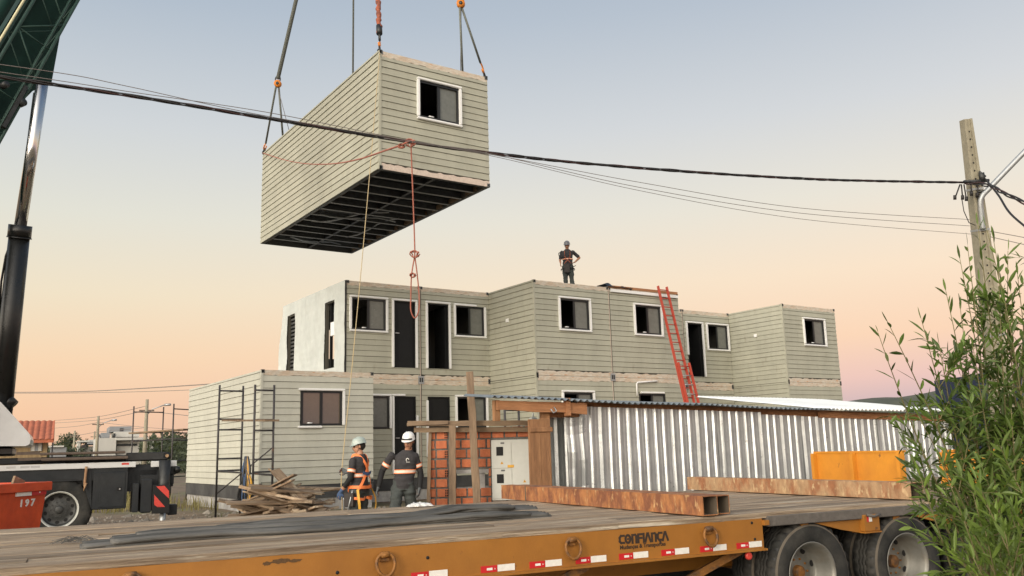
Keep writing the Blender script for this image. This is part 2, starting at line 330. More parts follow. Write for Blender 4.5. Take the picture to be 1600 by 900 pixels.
# ================================================================== HOUSING MODULES
H = 2.8; ZB = .93
def cuts(spans, a, b_):
    out = []; x = a
    for s, e in sorted(spans):
        if e <= x or s >= b_: continue
        if s > x: out.append((x, min(s, b_)))
        x = max(x, e)
    if x < b_: out.append((x, b_))
    return out
def cladding(mb, o, u, n, W, z0, z1, ops, ex=.161, first=0):
    o = V(o); u = V(u); n = V(n); k = 0; z = z0+first; jr = random.Random(int(W*100)+int(z1*10))
    while z < z1-.03:
        za, zt = z+.009+jr.uniform(-.003, .003), min(z+ex, z1); jn = jr.uniform(-.003, .003)
        brk = sorted({za, zt}|{q for (_, _, c, d) in ops for q in (c, d) if za < q < zt})
        for s, e in zip(brk, brk[1:]):
            if e-s < .004: continue
            mid = (s+e)/2; f = lambda zz: .026+jn-.018*(zz-z)/ex
            for a, b_ in cuts([(A, B) for (A, B, c, d) in ops if c < mid < d], 0, W):
                P = []
                for uu in (a+.001, b_-.001):
                    for (nn, zz) in ((.002, s), (f(s), s), (f(e), e), (.002, e)): P.append(o+u*uu+n*nn+V((0, 0, zz)))
                mb.add(P, [(0, 1, 2, 3), (7, 6, 5, 4), (0, 4, 5, 1), (1, 5, 6, 2), (2, 6, 7, 3)])
        z += ex
def backing(mb, o, u, n, W, z0, z1, ops, th=.09):
    o = V(o); u = V(u); n = V(n)
    us = sorted({0, W}|{max(0, min(W, q)) for (a, b_, _, _) in ops for q in (a, b_)}); zs = sorted({z0, z1}|{max(z0, min(z1, q)) for (_, _, a, b_) in ops for q in (a, b_)})
    for a, b_ in zip(us, us[1:]):
        for c, d in zip(zs, zs[1:]):
            um, zm = (a+b_)/2, (c+d)/2
            if any(A < um < B and Cc < zm < D for (A, B, Cc, D) in ops): continue
            P = [o+u*x+n*y+V((0, 0, zz)) for x in (a, b_) for y in (-th, 0) for zz in (c, d)]
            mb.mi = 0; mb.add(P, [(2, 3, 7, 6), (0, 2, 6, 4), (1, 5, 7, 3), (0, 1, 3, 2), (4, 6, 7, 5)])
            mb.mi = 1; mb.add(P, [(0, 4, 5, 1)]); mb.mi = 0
def bar3(mb, o, u, n, ua, ub, za, zb, na, nb, bv=.0):
    o = V(o); u = V(u); n = V(n); t = MB(); t.box(ua, ub, na, nb, za, zb, bv)
    mb.add([o+u*x+n*y+V((0, 0, z)) for x, y, z in t.v], t.f)
def window(root, o, u, n, a, b_, c, d, trims='L,R,T,B', open_left=True, pane='film', part=None, doorish=False):
    """black aluminium sliding window in the hole a..b, c..d; white packing profile round it; trims = sides that still have it"""
    f = MB()
    t = .05
    for q in ((a, b_, c, c+t), (a, b_, d-t, d), (a, a+t, c+t, d-t), (b_-t, b_, c+t, d-t)): bar3(f, o, u, n, *q, -.055, .028)
    m = (a+b_)/2; bar3(f, o, u, n, m-.035, m+.035, c+t, d-t, -.035, .005)
    if not open_left: bar3(f, o, u, n, a+t, a+t+.03, c+t, d-t, -.035, .0)
    wn = f.build('window', 'frame', root)
    g = MB(); bar3(g, o, u, n, m+.035, b_-t, c+t, d-t, -.03, -.022); g.build('pane', pane, wn)
    g = MB()
    if open_left: bar3(g, o, u, n, m+.10, b_-t-.02, c+t, d-t, -.05, -.044)
    else: bar3(g, o, u, n, a+t+.03, m-.035, c+t, d-t, -.024, -.018)
    g.build('sash', pane if not open_left else 'glass', wn)
    trim(wn, o, u, n, a, b_, c, d, trims)
    if random.random() < .8:
        g = MB(); g.smooth = 1; h = random.uniform(.15, .4)*(b_-a)+a; bar3(g, o, u, n, h, h+.13, c+t, c+t+.03, .0, .03, .006); g.build('catch', 'trim', wn)
    return wn
def trim(wn, o, u, n, a, b_, c, d, sides):
    k = .058
    for s in sides.split(','):
        g = MB()
        k0, r0, r1 = s[0], 0, 1
        if len(s) > 1: r0, r1 = [float(x) for x in s[1:].split(':')]
        j = random.uniform(-.006, .006)
        if k0 in 'TB':
            z = d if k0 == 'T' else c-k
            A = a-k+(b_-a+2*k)*r0; B = a-k+(b_-a+2*k)*r1
            bar3(g, o, u, n, A, B, z+j, z+k+j, .02, .085, .016)
        else:
            x = a-k if k0 == 'L' else b_
            A = c+(d-c)*r0; B = c+(d-c)*r1
            bar3(g, o, u, n, x+j, x+k+j, A, B, .022, .082, .016)
        g.build('trim', 'trim', wn)
def door(root, o, u, n, a, b_, c, d, sides, opened=False):
    f = MB(); t = .04
    for q in ((a, b_, d-t, d), (a, a+t, c, d-t), (b_-t, b_, c, d-t)): bar3(f, o, u, n, *q, -.06, .03)
    if not opened:
        bar3(f, o, u, n, a+t, b_-t, c, d-t, -.045, -.01)
        bar3(f, o, u, n, a+t+.09, b_-t-.09, c+.2, d-t-.12, -.01, -.004); bar3(f, o, u, n, a+t+.13, b_-t-.13, c+.24, d-t-.16, -.012, .002)
    else:
        O = V(o)+V(u)*(b_-t)+V(n)*-.06; bar3(f, O, V(n)*-1, V(u)*-1, 0, b_-a-.1, c, d-t, -.0, .04)
    dr = f.build('door', 'door', root)
    if not opened:
        g = MB(); bar3(g, o, u, n, a+t+.03, a+t+.15, c+1.0, c+1.02, -.01, .04); g.build('handle', 'alu', dr)
    trim(dr, o, u, n, a, b_, c, d, sides)
    return dr
def strip(root, o, u, n, W, z0, z1, name='top_strip', m='strip', nn=.014, seed=0):
    """ragged pale wood / torn tape strip"""
    rr = random.Random(seed); b = MB(); K = int(W/.09); o = V(o); u = V(u); n = V(n); P = []
    for i in range(K+1):
        x = W*i/K; a = z0+(rr.uniform(0, .035) if name == 'top_strip' else -.004); c = z1-(rr.uniform(0, .04)*(rr.random() < .5) if name != 'top_strip' else rr.uniform(0, .006))
        P += [o+u*x+n*(nn+rr.uniform(0, .006))+V((0, 0, a)), o+u*x+n*(nn+rr.uniform(0, .006))+V((0, 0, c))]
    P2 = [p-n*.012 for p in P]
    Fc = [(2*i, 2*i+2, 2*i+3, 2*i+1) for i in range(K)]; k = len(P)
    Fc += [(2*i, 2*i+2, 2*i+2+k, 2*i+k) for i in range(K)]+[(2*i+1, 2*i+3, 2*i+3+k, 2*i+1+k) for i in range(K)]
    b.add(P+P2, Fc); return b.build(name, m, root)
X, Y_ = V((1, 0, 0)), V((0, 1, 0))
def module(label, x0, x1, y0, y1, z0, front=(), left='siding', leftops=(), seed=1, top='strip', bottom=None, sm_='siding', hung=False, group='pale lap sided housing modules'):
    g = .006; x0 += g; x1 -= g; W = x1-x0; L = y1-y0
    root = thing('housing_module', (x0, y0, z0), 0, label, 'housing module', group)
    fops = [(a-x0, b_-x0, c-z0, d-z0) for (k, a, b_, c, d, *_) in front]
    lops = [(y1-b_, y1-a, c-z0, d-z0) for (k, a, b_, c, d) in leftops]
    o = (0, 0, 0); n = V((0, -1, 0))
    # front wall
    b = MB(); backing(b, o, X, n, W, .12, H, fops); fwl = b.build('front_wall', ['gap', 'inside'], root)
    b = MB(); cladding(b, o, X, n, W, .10 if bottom is None else .16, H-.13, fops); b.build('lap_siding', sm_, fwl)
    strip(root, o, X, n, W, H-.15, H, m=top, seed=seed)
    if bottom: strip(root, o, X, n, W, .01, .15, 'bottom_strip', bottom, seed=seed+50)
    else:
        b = MB(); bar3(b, o, X, n, 0, W, .0, .10, -.05, .012); b.build('bottom_rail', 'siding', root)
    # left wall: u runs from the back to the front
    b = MB(); oL = (0, L, 0); uL = V((0, -1, 0)); nL = V((-1, 0, 0))
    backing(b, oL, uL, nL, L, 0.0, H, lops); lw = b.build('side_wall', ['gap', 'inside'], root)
    if left == 'siding':
        b = MB(); cladding(b, oL, uL, nL, L, .0, H-.005, lops); b.build('lap_siding', sm_, lw)
        b = MB(); bar3(b, (0, 0, 0), X, n, -.012, .045, .0, H, -.06, .030); b.build('corner_trim', sm_, root)
    # right and back walls, roof, floor
    b = MB(); backing(b, (W, 0, 0), Y_, X, L, 0, H, []); b.build('side_wall', ['siding', 'inside'], root)
    b = MB(); backing(b, (W-.1, L, 0), V((-1, 0, 0)), Y_, W-.2, 0, H, [(.4, 1.5, 1.1, 2.1)] if not hung else []); b.build('back_wall', ['siding', 'inside'], root)
    b = MB(); b.box(.01, W-.01, .01, L-.01, H-.06, H-.012); b.build('roof', 'roofskin', root)
    b = MB()
    if hung:
        for yy in (0.004, L-.08): b.box(.0, W, yy, yy+.08, 0, .16)
        for xx in (.004, W-.084): b.box(xx, xx+.08, .08, L-.08, -.004, .17)
        b.mi = 1
        k = 0; yy = .55
        while yy < L-.3:
            b.box(.09, W-.09, yy, yy+.045, .0, .15); b.mi = 3; b.box(.09, W-.09, yy-.03, yy+.045, -.002, .008); b.mi = 1; yy += .61  # light on the lower joist flanges painted as a paler material
        b.mi = 0; b.box(W*.5-.04, W*.5+.04, .09, L-.09, .012, .14)
        b.box(.09, W-.09, .09, L-.09, .16, .2)
        for i in range(9):      # ragged wood packers along both long sides
            yy = .4+i*.85; b.mi = 2; b.box(.085, .13, yy, yy+.5, .02, .12); b.box(W-.13, W-.085, yy, yy+.5, .02, .12)
        b.mi = 0
    else:
        b.box(.02, W-.02, .02, L-.02, .0, .1)
    b.build('floor_frame', ['steel_dk', 'steel_mid', 'timberg', 'flange_lit'], root)
    if hung:
        b = MB(); b.smooth = True; rr = random.Random(4)
        for (xa, ya, xb, yb) in ((.3, 4.2, 2.4, 4.0), (.5, 6.9, 2.3, 7.3), (.4, 5.0, 1.8, 3.2), (1.9, 6.2, 2.3, 3.6)):
            P = [V((xa+(xb-xa)*t/8, ya+(yb-ya)*t/8, .03-.05*math.sin(t*.8)+rr.uniform(-.01, .01))) for t in range(9)]; b.tube(P, .022, 6)
        b.build('pipes', 'galv', root)
        for (xa, xb, ya, yb) in ((.25, 1.2, 3.6, 4.6), (.3, 1.3, 6.7, 7.6), (1.5, 2.5, 6.8, 7.5)): MB().box(xa, xb, ya, yb, .13, .156).build('insulation_panel', 'galv', root)
    # dark steel corner castings
    for (cx, cy) in ((-.004, -.03), (W-.076, -.03)):
        for cz in (-.002, H-.075):
            b = MB(); b.box(cx, cx+.08, cy, cy+.1, cz, cz+.085); b.mi = 1; b.box(cx+.025, cx+.055, cy-.002, cy, cz+.02, cz+.065); b.build('corner_casting', ['steel_mid', 'black'], root)
    for q in front:
        k, a, b_, c, d = q[:5]; op = q[5] if len(q) > 5 else {}
        if k == 'w': window(root, o, X, n, a-x0, b_-x0, c-z0, d-z0, **op)
        else: door(root, o, X, n, a-x0, b_-x0, c-z0, d-z0, **op)
    return root
T1 = ZB+H; T2 = T1+H
WZ = (5.13, 6.05); DZ = (4.08, 6.05); lo = H
W_ = lambda z: (5.13-H, 6.05-H) if z == 0 else WZ
ul, ll = WZ, (5.13-H, 6.05-H); ud, ld = DZ, (ZB+.12, 6.05-H)
A = 'L,R,T,B'
m_hung = module('housing module hanging in the air from crane slings, dark steel floor frame underneath', 8.074, 10.973, 16.955, 24.974, 7.817,
    [('w', 9.075, 10.14, 9.22, 10.12, dict(trims='L,R,T,B', open_left=True))], bottom='stripw', hung=True, seed=11)
m0 = module('ground module at the left end beside the scaffold, with a two-pane window, painted brown reflection', 6.929, 9.915, 21.165, 27.87, ZB,
    [('w', 7.93, 9.04, 2.37, 3.24, dict(trims='T,R0.0:1,B0:.5', open_left=False, pane='glass_refl'))], seed=2, sm_='siding0')
u1 = module('upper module at the left end, its open left side covered in silver wrap', 9.925, 12.29, 23.0, 28.1, T1,
    [('w', 10.08, 11.16, *ul, dict(open_left=True)), ('d', 11.40, 12.12, *ud, dict(sides='L,R,T'))], left='wrap',
    leftops=[('d', 23.8, 24.45, 4.1, 6.05), ('d', 26.95, 27.65, 4.1, 6.1)], seed=3, bottom='strip')
u2 = module('upper module second from the left, open dark doorway with a window right of it', 12.29, 14.735, 23.0, 28.1, T1,
    [('d', 12.52, 13.26, *ud, dict(sides='L,R,T', opened=True)), ('w', 13.5, 14.54, *ul, dict(trims='L,R,T0:.7,B'))], left='plain', seed=4, bottom='strip')
u3 = module('upper module under the standing worker, with one window and a bare lap sided left flank', 14.74, 17.607, 20.57, 26.6, T1,
    [('w', 15.68, 16.79, *ul, dict(trims='L,R,T,B'))], seed=5, bottom='strip')
u4 = module('upper module that the red ladder leans against, with bare timber along its roof edge', 17.607, 20.6, 20.57, 26.6, T1,
    [('w', 18.65, 19.76, *ul, dict(trims='L,R,T,B'))], left='plain', seed=6, bottom='strip')
u5a = module('upper module set back and mostly hidden behind the one with the red ladder', 20.62, 23.08, 22.9, 28.1, T1, [], left='plain', seed=7)
u5 = module('upper set-back module with a dark door and a window, right of the red ladder', 23.08, 25.55, 22.9, 28.1, T1,
    [('d', 23.28, 24.05, *ud, dict(sides='L.4:1,R,T', opened=True)), ('w', 24.33, 25.42, *ul, dict(trims='L,R,T,B'))], left='plain', seed=8, bottom='strip')
u6 = module('upper module at the far right end of the building with one small window', 25.565, 28.6, 20.38, 26.6, T1,
    [('w', 26.69, 27.86, *ul, dict(trims='L,R,T,B'))], seed=9, bottom='strip')
l1 = module('ground floor module behind the two men, window left and a black door', 9.925, 12.29, 23.0, 28.1, ZB,
    [('w', 10.2, 11.27, *ll, dict(trims='R,T')), ('d', 11.40, 12.12, *ld, dict(sides='L,R0:.75,T0:.5'))], left='plain', seed=12)
l2 = module('ground floor module above the brick pier, with a black door and a white framed window', 12.29, 14.735, 23.0, 28.1, ZB,
    [('d', 12.52, 13.26, *ld, dict(sides='L0.2:.95')), ('w', 13.5, 14.54, *ll, dict(trims='L,R,T'))], left='plain', seed=13)
l3 = module('ground floor module behind the shed roof, under the module the worker stands on', 14.74, 17.607, 20.57, 26.6, ZB,
    [('w', 15.68, 16.79, *ll, dict(trims='T,L,R'))], seed=14)
l4 = module('ground floor module behind the shed roof, at the foot of the red ladder', 17.607, 20.6, 20.57, 26.6, ZB,
    [('w', 18.65, 19.76, *ll, dict(trims='T.1:.9'))], left='plain', seed=15)
l5a = module('ground floor module set back behind the red ladder', 20.62, 23.08, 22.9, 28.1, ZB, [], left='plain', seed=16)
l5 = module('ground floor set-back module just right of the foot of the red ladder', 23.08, 25.55, 22.9, 28.1, ZB, [], left='plain', seed=17)
l6 = module('ground floor module at the far right end, only its top seen over the roof', 25.565, 28.6, 20.38, 26.6, ZB, [], seed=18)
# extras on modules
b = MB()
for (x, z) in ((12.29, T1), (14.735, T1), (17.607, T1), (25.55, T1)):
    pass
def seamplate(root, dx, dz):
    b = MB(); b.box(dx-.09, dx+.09, -.05, -.024, dz-.11, dz+.12); b.mi = 1; b.box(dx-.06, dx-.01, -.053, -.05, dz-.06, dz+.07); b.box(dx+.01, dx+.06, -.053, -.05, dz-.06, dz+.07)
    b.build('coupling_plate', ['galv', 'steel_dk'], root)
for r_, dx in ((u2, 0), (u4, 0), (u5, 0)): seamplate(r_, dx, 0)
for r_ in (u2, u4, u5, l2, l4, l5):
    b = MB(); b.box(-.026, -.006, -.034, -.026, .1, H-.02); b.mi = 1; b.box(-.004, .016, -.036, -.026, .1, H-.1); b.build('seam_strip', ['stripw', 'gap'], r_)
b = MB(); b.box(.05, 2.93, -.085, -.03, H-.14, H-.05); b.mi = 1; b.box(.03, 2.95, -.05, .03, H-.005, H+.07); b.build('roof_edge_board', ['trim', 'timber'], u4)
# silver wrap on the left flank of the end module
b = MB(); b.smooth = True; nu, nv = 90, 50; L = 5.1; ops = [(23.8-.06, 24.45, 4.1, 6.07), (26.95, 27.62, 4.1, 6.12)]
def wp(i, j):
    y = L*i/nu; z = -.02+(H+.03)*j/nv; yy = 23+y; zz = T1+z
    d = .035+.03*abs(noise.noise(V((y*1.1, z*.9, 2))))+.018*noise.noise(V((y*5, z*2.2, 7)))+.008*noise.noise(V((y*1.5, z*14, 1)))
    if y > 4.6: d += (y-4.6)*.35*(1-z/H)
    return (-d, y, z)
P = [wp(i, j) for j in range(nv+1) for i in range(nu+1)]; Fq = []
for j in range(nv):
    for i in range(nu):
        y = 23+L*(i+.5)/nu; z = T1-.02+(H+.03)*(j+.5)/nv
        if any(a < y < b_ and c < z < d for a, b_, c, d in ops): continue
        Fq.append((j*(nu+1)+i, j*(nu+1)+i+1, (j+1)*(nu+1)+i+1, (j+1)*(nu+1)+i))
b.add(P, Fq); b.build('silver_wrap', 'wrap', u1)
b = MB(); b.box(-.05, 0, -.034, -.022, 0, H)
b.build('wrap_edge', 'frame', u1)
for ya in (.82, 3.98):
    b = MB(); b.box(.1, .16, ya+.02, ya+.12, .1, 2.35); b.box(.1, .16, ya+.5, ya+.6, .1, 2.35); b.build('door_frame', 'door', u1)
b = MB()
for k in range(17): b.box(.06, .1, 4.05, 4.6, .25+k*.125, .31+k*.125)
b.build('louvre', 'steel_mid', u1)
b = MB(); b.box(.05, .1, .95, 1.25, 1.35, 1.75); b.build('spare_trim', 'trim', u1)
# small white vent plates on bare flanks
for r_, y, z in ((u3, 3.0-1.7, 1.72), (u6, 1.2, 1.75)):
    b = MB(); b.box(-.05, -.015, y, y+.12, z, z+.11, .005); b.build('vent_plate', 'trim', r_)
# downpipe stub and shutters seen above the shed roof
b = MB(); b.tube([(0.9, -.09, 2.25), (.9, -.09, 2.62), (.95, -.09, 2.66), (1.75, -.09, 2.72), (1.8, -.05, 2.72)], .025, 8); b.build('conduit', 'trim', l4)
b = MB(); b.box(.02, .16, .0, .0, 0, 0) if 0 else None
# cut roof membrane folded over the edge where u3 meets u4
b = MB(); b.smooth = True; n = 14; P = []
for i in range(n+1):
    for j in range(5):
        P.append((i*.075-.12, -.12+j*.13, H+.02+.06*math.sin(i*.8)*math.sin(j*1.1)+.09*(1-i/n)*(j > 0)))
b.add(P, [(i*5+j, (i+1)*5+j, (i+1)*5+j+1, i*5+j+1) for i in range(n) for j in range(4)]); b.build('folded_membrane', 'frame', u4)
for r_, W in ((u1, 2.36), (u2, 2.44), (u3, 2.86), (u4, 2.99)):
    b = MB(); rr = random.Random(W)
    for k in range(5): b.box(W*rr.random()*.9, W*rr.random()*.9+.02, .02, .05, H-.012, H+rr.uniform(.005, .02))
# foundation
fd = thing('foundation', (6.93, 21.165, .0), 0, 'rough concrete footing with a black painted band under the whole building', 'foundation')
b = MB()
for (xa, xb, ya, yb) in ((6.93, 9.92, 21.165, 27.87), (9.92, 14.74, 23.0, 28.1), (14.74, 20.6, 20.57, 26.6), (20.6, 25.56, 22.9, 28.1), (25.56, 28.6, 20.38, 26.6)):
    b.box(xa+.03-6.93, xb-.03-6.93, ya+.03-21.165, yb-.03-21.165, .05, .62)
b.build('plinth', 'concrete', fd)
b = MB()
for (xa, xb, ya, yb) in ((6.93, 9.92, 21.165, 27.87), (9.92, 14.74, 23.0, 28.1), (14.74, 20.6, 20.57, 26.6), (20.6, 25.56, 22.9, 28.1), (25.56, 28.6, 20.38, 26.6)):
    b.box(xa-6.93, xb-6.93, ya-21.165, yb-21.165, .60, ZB-.004)
b.build('painted_band', 'skirt', fd)

# ================================================================== FLATBED TRAILER (frame: s along, w away from the camera, z up)
TW = 3.45; DZT = 1.08
TO = (.4594, 5.795, 0); TF = Frame(TO, -7.9167)
tr = thing('flatbed_trailer', TO, -7.9167, 'orange-yellow low flatbed trailer with worn plank deck across the foreground', 'trailer')
def wl(b, pts, r, n=8, **k): return b.tube(pts, r, n, **k)
# deck planks: one pattern of boards, lengthwise
b = MB(); rr = random.Random(3); wy = 0
K = 15; pw = TW/K
for i in range(K):
    y0 = i*pw+.007; y1 = (i+1)*pw-.012; x = -4.0-rr.random()*2
    while x < 13:
        x1 = x+rr.uniform(3.2, 5.2); dz = rr.uniform(-.006, .006); t = MB(); xe = min(x1, 13)
        n = 26; P = []
        for j in range(n+1):
            xx = x+(xe-x-.006)*j/n; e = rr.uniform(-.004, .004); e2 = rr.uniform(-.004, .004)
            if i == 0: e = rr.uniform(-.012, .002)*(rr.random() < .35)
            zz = DZT+dz+.006*noise.noise(V((xx*1.3, i*3, 1)))
            P += [(xx, y0+e, zz-.005), (xx, y0+e+.008, zz), (xx, y1-.008+e2, zz), (xx, y1+e2, zz-.005), (xx, y1+e2, zz-.045), (xx, y0+e, zz-.045)]
        Fc = [(j*6+k, j*6+(k+1) % 6, j*6+6+(k+1) % 6, j*6+6+k) for j in range(n) for k in range(6)]+[(0, 1, 2, 3, 4, 5), tuple(n*6+5-k for k in range(6))]
        b.add(P, Fc); x = x1
b.build('deck', 'plank', tr)
# rub rail under the deck edge on the wheel section, both sides
b = MB()
b.box(5.50, 13, -.012, .05, .965, DZT-.03, .006); b.build('rub_rail', 'plankr', tr)
# deep side beam with bottom flange
for (ya, yb, yf) in ((.0, .02, -.045), (TW-.02, TW, TW+.045)):
    b = MB(); b.box(-4.2, 5.45, ya, yb, .80, DZT-.046)
    b.box(-4.2, 5.45, min(ya, yf), max(yb, yf)+.0, .785, .80)
    if ya < 1:
        b.box(5.45, 5.50, -.03, .06, .98, 1.02); b.box(5.40, 5.46, .02, .16, .80, 1.02)
        b.mi = 1
        for s, z in ((1.02, .885), (2.52, .945), (5.36, .875), (5.34, 1.005), (4.9, .955), (1.9, .90)): b.lathe((s, -.0035, z), (0, 1, 0), [(0, .0), (0, .011), (.003, .012)], 10)
        b.mi = 2
        for s, z, l_ in ((-1, .0, 0), (1.52, 1.0, .12)): pass
    b.build('side_beam', ['yellow', 'black'], tr)
# grease stain with its own ragged outline
b = MB(); rr = random.Random(5)
for cx, cz, rx, rz in ((1.53, 1.0, .07, .018), (1.63, .996, .05, .012), (1.45, .99, .03, .014)):
    P = [(cx+rx*math.cos(t*.35)*rr.uniform(.6, 1.1), -.0015-.0005*(cx > 1.6), cz+rz*math.sin(t*.35)*rr.uniform(.6, 1.1)) for t in range(18)]
    b.add(P, [tuple(range(18))])
M['grease'] = mat('grease', (.10, .05, .015), .6, var=.3, vs=30)
b.build('grease_stain', 'grease', tr)
# inner frame beams and cross members seen below the side beam
b = MB()
for y in (1.0, 2.4): b.box(-4.2, 9, y, y+.12, .52, .99)
b.box(9.0, 13, .9, 2.55, .6, .99)
b.build('main_beam', 'yellow', tr)
b = MB()
for k in range(24): b.box(-4+.55*k, -3.92+.55*k, .03, TW-.03, .9, 1.03)
b.build('cross_members', 'yellow', tr, kind='stuff') if 0 else b.build('cross_members', 'yellow', tr)
# angled braces under the side beam
for s in (3.3, 4.75):
    b = MB(); b.obox((s, .3, .52), (s+.55, .12, .78), .04, .06); b.build('brace', 'ywear', tr)
# tie-down rings
for s in (.67, 2.21, 3.63, 4.88, -1.2):
    b = MB(); zc = .955; Pp = []
    for k in range(28):
        t = 2*math.pi*k/28; Pp.append((s+.062*math.sin(t)*(1+.10*math.cos(t)), -.035-.012*(1-math.cos(t)), zc-.078*(1-math.cos(t))*.92+.045))
    b.tube(Pp, .0115, 8, closed=True)
    rg = b.build('tie_down_ring', 'ywear', tr)
    b = MB(); b.tube([(s-.030, -.028, zc+.034), (s+.030, -.028, zc+.034)], .021, 10); b.box(s-.03, s+.03, -.022, -.001, zc-.01, zc+.045, .004); b.build('keeper', 'ywear', rg)
# red and white reflective strips
for s in (2.40, 2.91, 3.29, 3.67, 4.045, 4.43, 4.80, 5.165):
    z = .812; b = MB(); b.box(s, s+.125, -.004, -.001, z, z+.045); b.mi = 1; b.box(s+.128, s+.262, -.0042, -.001, z+.001, z+.046); b.box(s+.045, s+.088, -.0052, -.0042, z+.014, z+.030); b.box(s+.104, s+.110, -.0052, -.0042, z+.018, z+.026)
    b.build('reflective_strip', ['red', 'white'], tr)
# red marker lamp under the beam end
b = MB(); b.lathe((5.28, -.015, .75), (0, 1, 0), [(0, 0), (-.004, .02), (.0, .030), (.02, .032), (.03, .0)], 20); b.mi = 1; b.box(5.27, 5.29, -.005, .004, .77, .79); b.build('marker_lamp', ['redchev', 'black'], tr)
# sign writing painted on the beam
def strokes(b, segs, ox, oz, sc_, th, y=-.002):
    for p in segs:
        for (x0, z0), (x1, z1) in zip(p, p[1:]):
            dx, dz = (x1-x0), (z1-z0); l = math.hypot(dx, dz) or 1; ux, uz = dx/l*th/2, dz/l*th/2; nx, nz = -uz, ux
            P = [(x0-ux+nx, z0-uz+nz), (x0-ux-nx, z0-uz-nz), (x1+ux-nx, z1+uz-nz), (x1+ux+nx, z1+uz+nz)]
            y -= .00004
            b.add([(ox+px*sc_, y, oz+pz*sc_) for px, pz in P], [(0, 1, 2, 3)])
def arc(cx, cz, rx, rz, a, b_, n=12): return [(cx+rx*math.cos(R(a+(b_-a)*i/n)), cz+rz*math.sin(R(a+(b_-a)*i/n))) for i in range(n+1)]
G = {
 'C': (.62, [[(.55, .88), (.25, .88), (.1, .7), (.1, .3), (.25, .12), (.55, .12)]]),
 'O': (.78, [arc(.38, .5, .26, .40, 0, 360, 18)]),
 'N': (.66, [[(.1, .05), (.1, .88), (.42, .88), (.52, .75), (.52, .05)]]),
 'F': (.60, [[(.1, .05), (.1, .5), (.45, .5)], [(.1, .68), (.1, .9), (.52, .9)]]),
 'i': (.24, [[(.1, .05), (.1, .62)], [(.1, .82), (.1, .92)]]),
 'A': (.70, [[(.04, .05), (.28, .92), (.36, .92), (.62, .05)]]),
 'Ç': (.62, [[(.55, .88), (.25, .88), (.1, .7), (.1, .3), (.25, .12), (.55, .12)], [(.33, .0), (.36, -.14)]]),
}
b = MB(); x = 0; Wd = .455; tot = sum(G[c][0] for c in 'CONFiANÇA'); k = Wd/tot
for c in 'CONFiANÇA':
    strokes(b, [[(px+x, pz) for px, pz in sg] for sg in G[c][1]], 4.05, .925, k, .235); x += G[c][0]
for v in range(len(b.v)):
    xx, yy, zz = b.v[v]; b.v[v] = (xx, yy, .925+(zz-.925)*(.068/k)/1.0)
b.lathe((4.05+.62*k+.38*k, -.0035, .959), (0, 1, 0), [(0, 0), (0, .008), (.002, .008)], 10)
b.build('lettering', 'logo', tr)
def text(s, size, Mx, parent, m, name='lettering', ext=.0004, bold=0):
    cu = bpy.data.curves.new('t', 'FONT'); cu.body = s; cu.size = size; cu.extrude = ext; cu.offset = bold; cu.resolution_u = 3
    o = bpy.data.objects.new('t', cu); C.objects.link(o); dg = bpy.context.evaluated_depsgraph_get()
    me = bpy.data.meshes.new_from_object(o.evaluated_get(dg)); C.objects.unlink(o); bpy.data.objects.remove(o)
    me.name = name; me.transform(Mx); me.materials.clear(); me.materials.append(M[m])
    q = bpy.data.objects.new(name, me); C.objects.link(q); q.parent = parent; return q
text('Mudanças & Transportes', .0415, Matrix.Translation((4.055, -.0025, .888)) @ Matrix.Rotation(R(90), 4, 'X'), tr, 'logo', bold=.0011)
# wheels: brown hub > tyre, rim
def tyre(b, c, Rr, Wt, n=128, side=1, rin=None):
    """tyre on the y axis, c = outer face centre, body extends to +y; side=-1 mirrors"""
    cx, cy, cz = c; rin = rin or Rr*.575; q = []
    hw = Wt
    prof = [(.020, rin-.015), (.0, rin+.01), (-.008, rin+.03), (-.015, rin+(Rr-rin)*.45), (-.010, rin+(Rr-rin)*.72), (.002, Rr-.035), (.012, Rr-.012)]
    sh = len(prof); prof += [(.020, Rr-.002), (.045, Rr)]
    g = (Wt-.09)/4
    y = .045
    for k in range(4):
        y0 = .045+g*k+g*.86; prof += [(y0, Rr), (y0+.002, Rr-.014), (y0+g*.13, Rr-.014), (y0+g*.14, Rr)] if k < 3 else []
    prof += [(Wt-.045, Rr), (Wt-.02, Rr-.002), (Wt-.012, Rr-.012), (Wt+.0, rin+(Rr-rin)*.5), (Wt-.02, rin), (Wt-.03, rin-.02)]
    P = []; Fc = []; mi = []
    for i, (h, r) in enumerate(prof):
        for k in range(n):
            t = 2*math.pi*k/n; r2 = r; h2 = h; lug = (k % 4 < 2)
            if i in (sh-1, sh, sh+1) and lug: r2 -= .018
            if i in (len(prof)-6, len(prof)-5, len(prof)-4) and lug: r2 -= .013
            if sh+1 < i < len(prof)-6: h2 += .006*(1 if (k//2) % 2 else -1)
            P.append((cx+r2*math.cos(t), cy+side*h2, cz+r2*math.sin(t)))
    K = len(prof)
    for i in range(K-1):
        for k in range(n): Fc.append((i*n+k, i*n+(k+1) % n, (i+1)*n+(k+1) % n, (i+1)*n+k))
    b.smooth = True; b.add(P, Fc); b.smooth = False
    # grooves get the darker colour, the shoulder a paler dusty band
    j = len(b.f)-len(Fc)
    for i in range(K-1):
        for k in range(n):
            if sh+1 < i < K-6 and prof[i][1] < Rr-.005 and prof[i+1][1] < Rr-.005: b.m[j] = 1
            if i == 4 and K > 3: b.m[j] = 2 if tyre.dust else 0
            if i in (sh-1, sh) and k % 4 == 0: b.m[j] = 1
            j += 1
tyre.dust = True
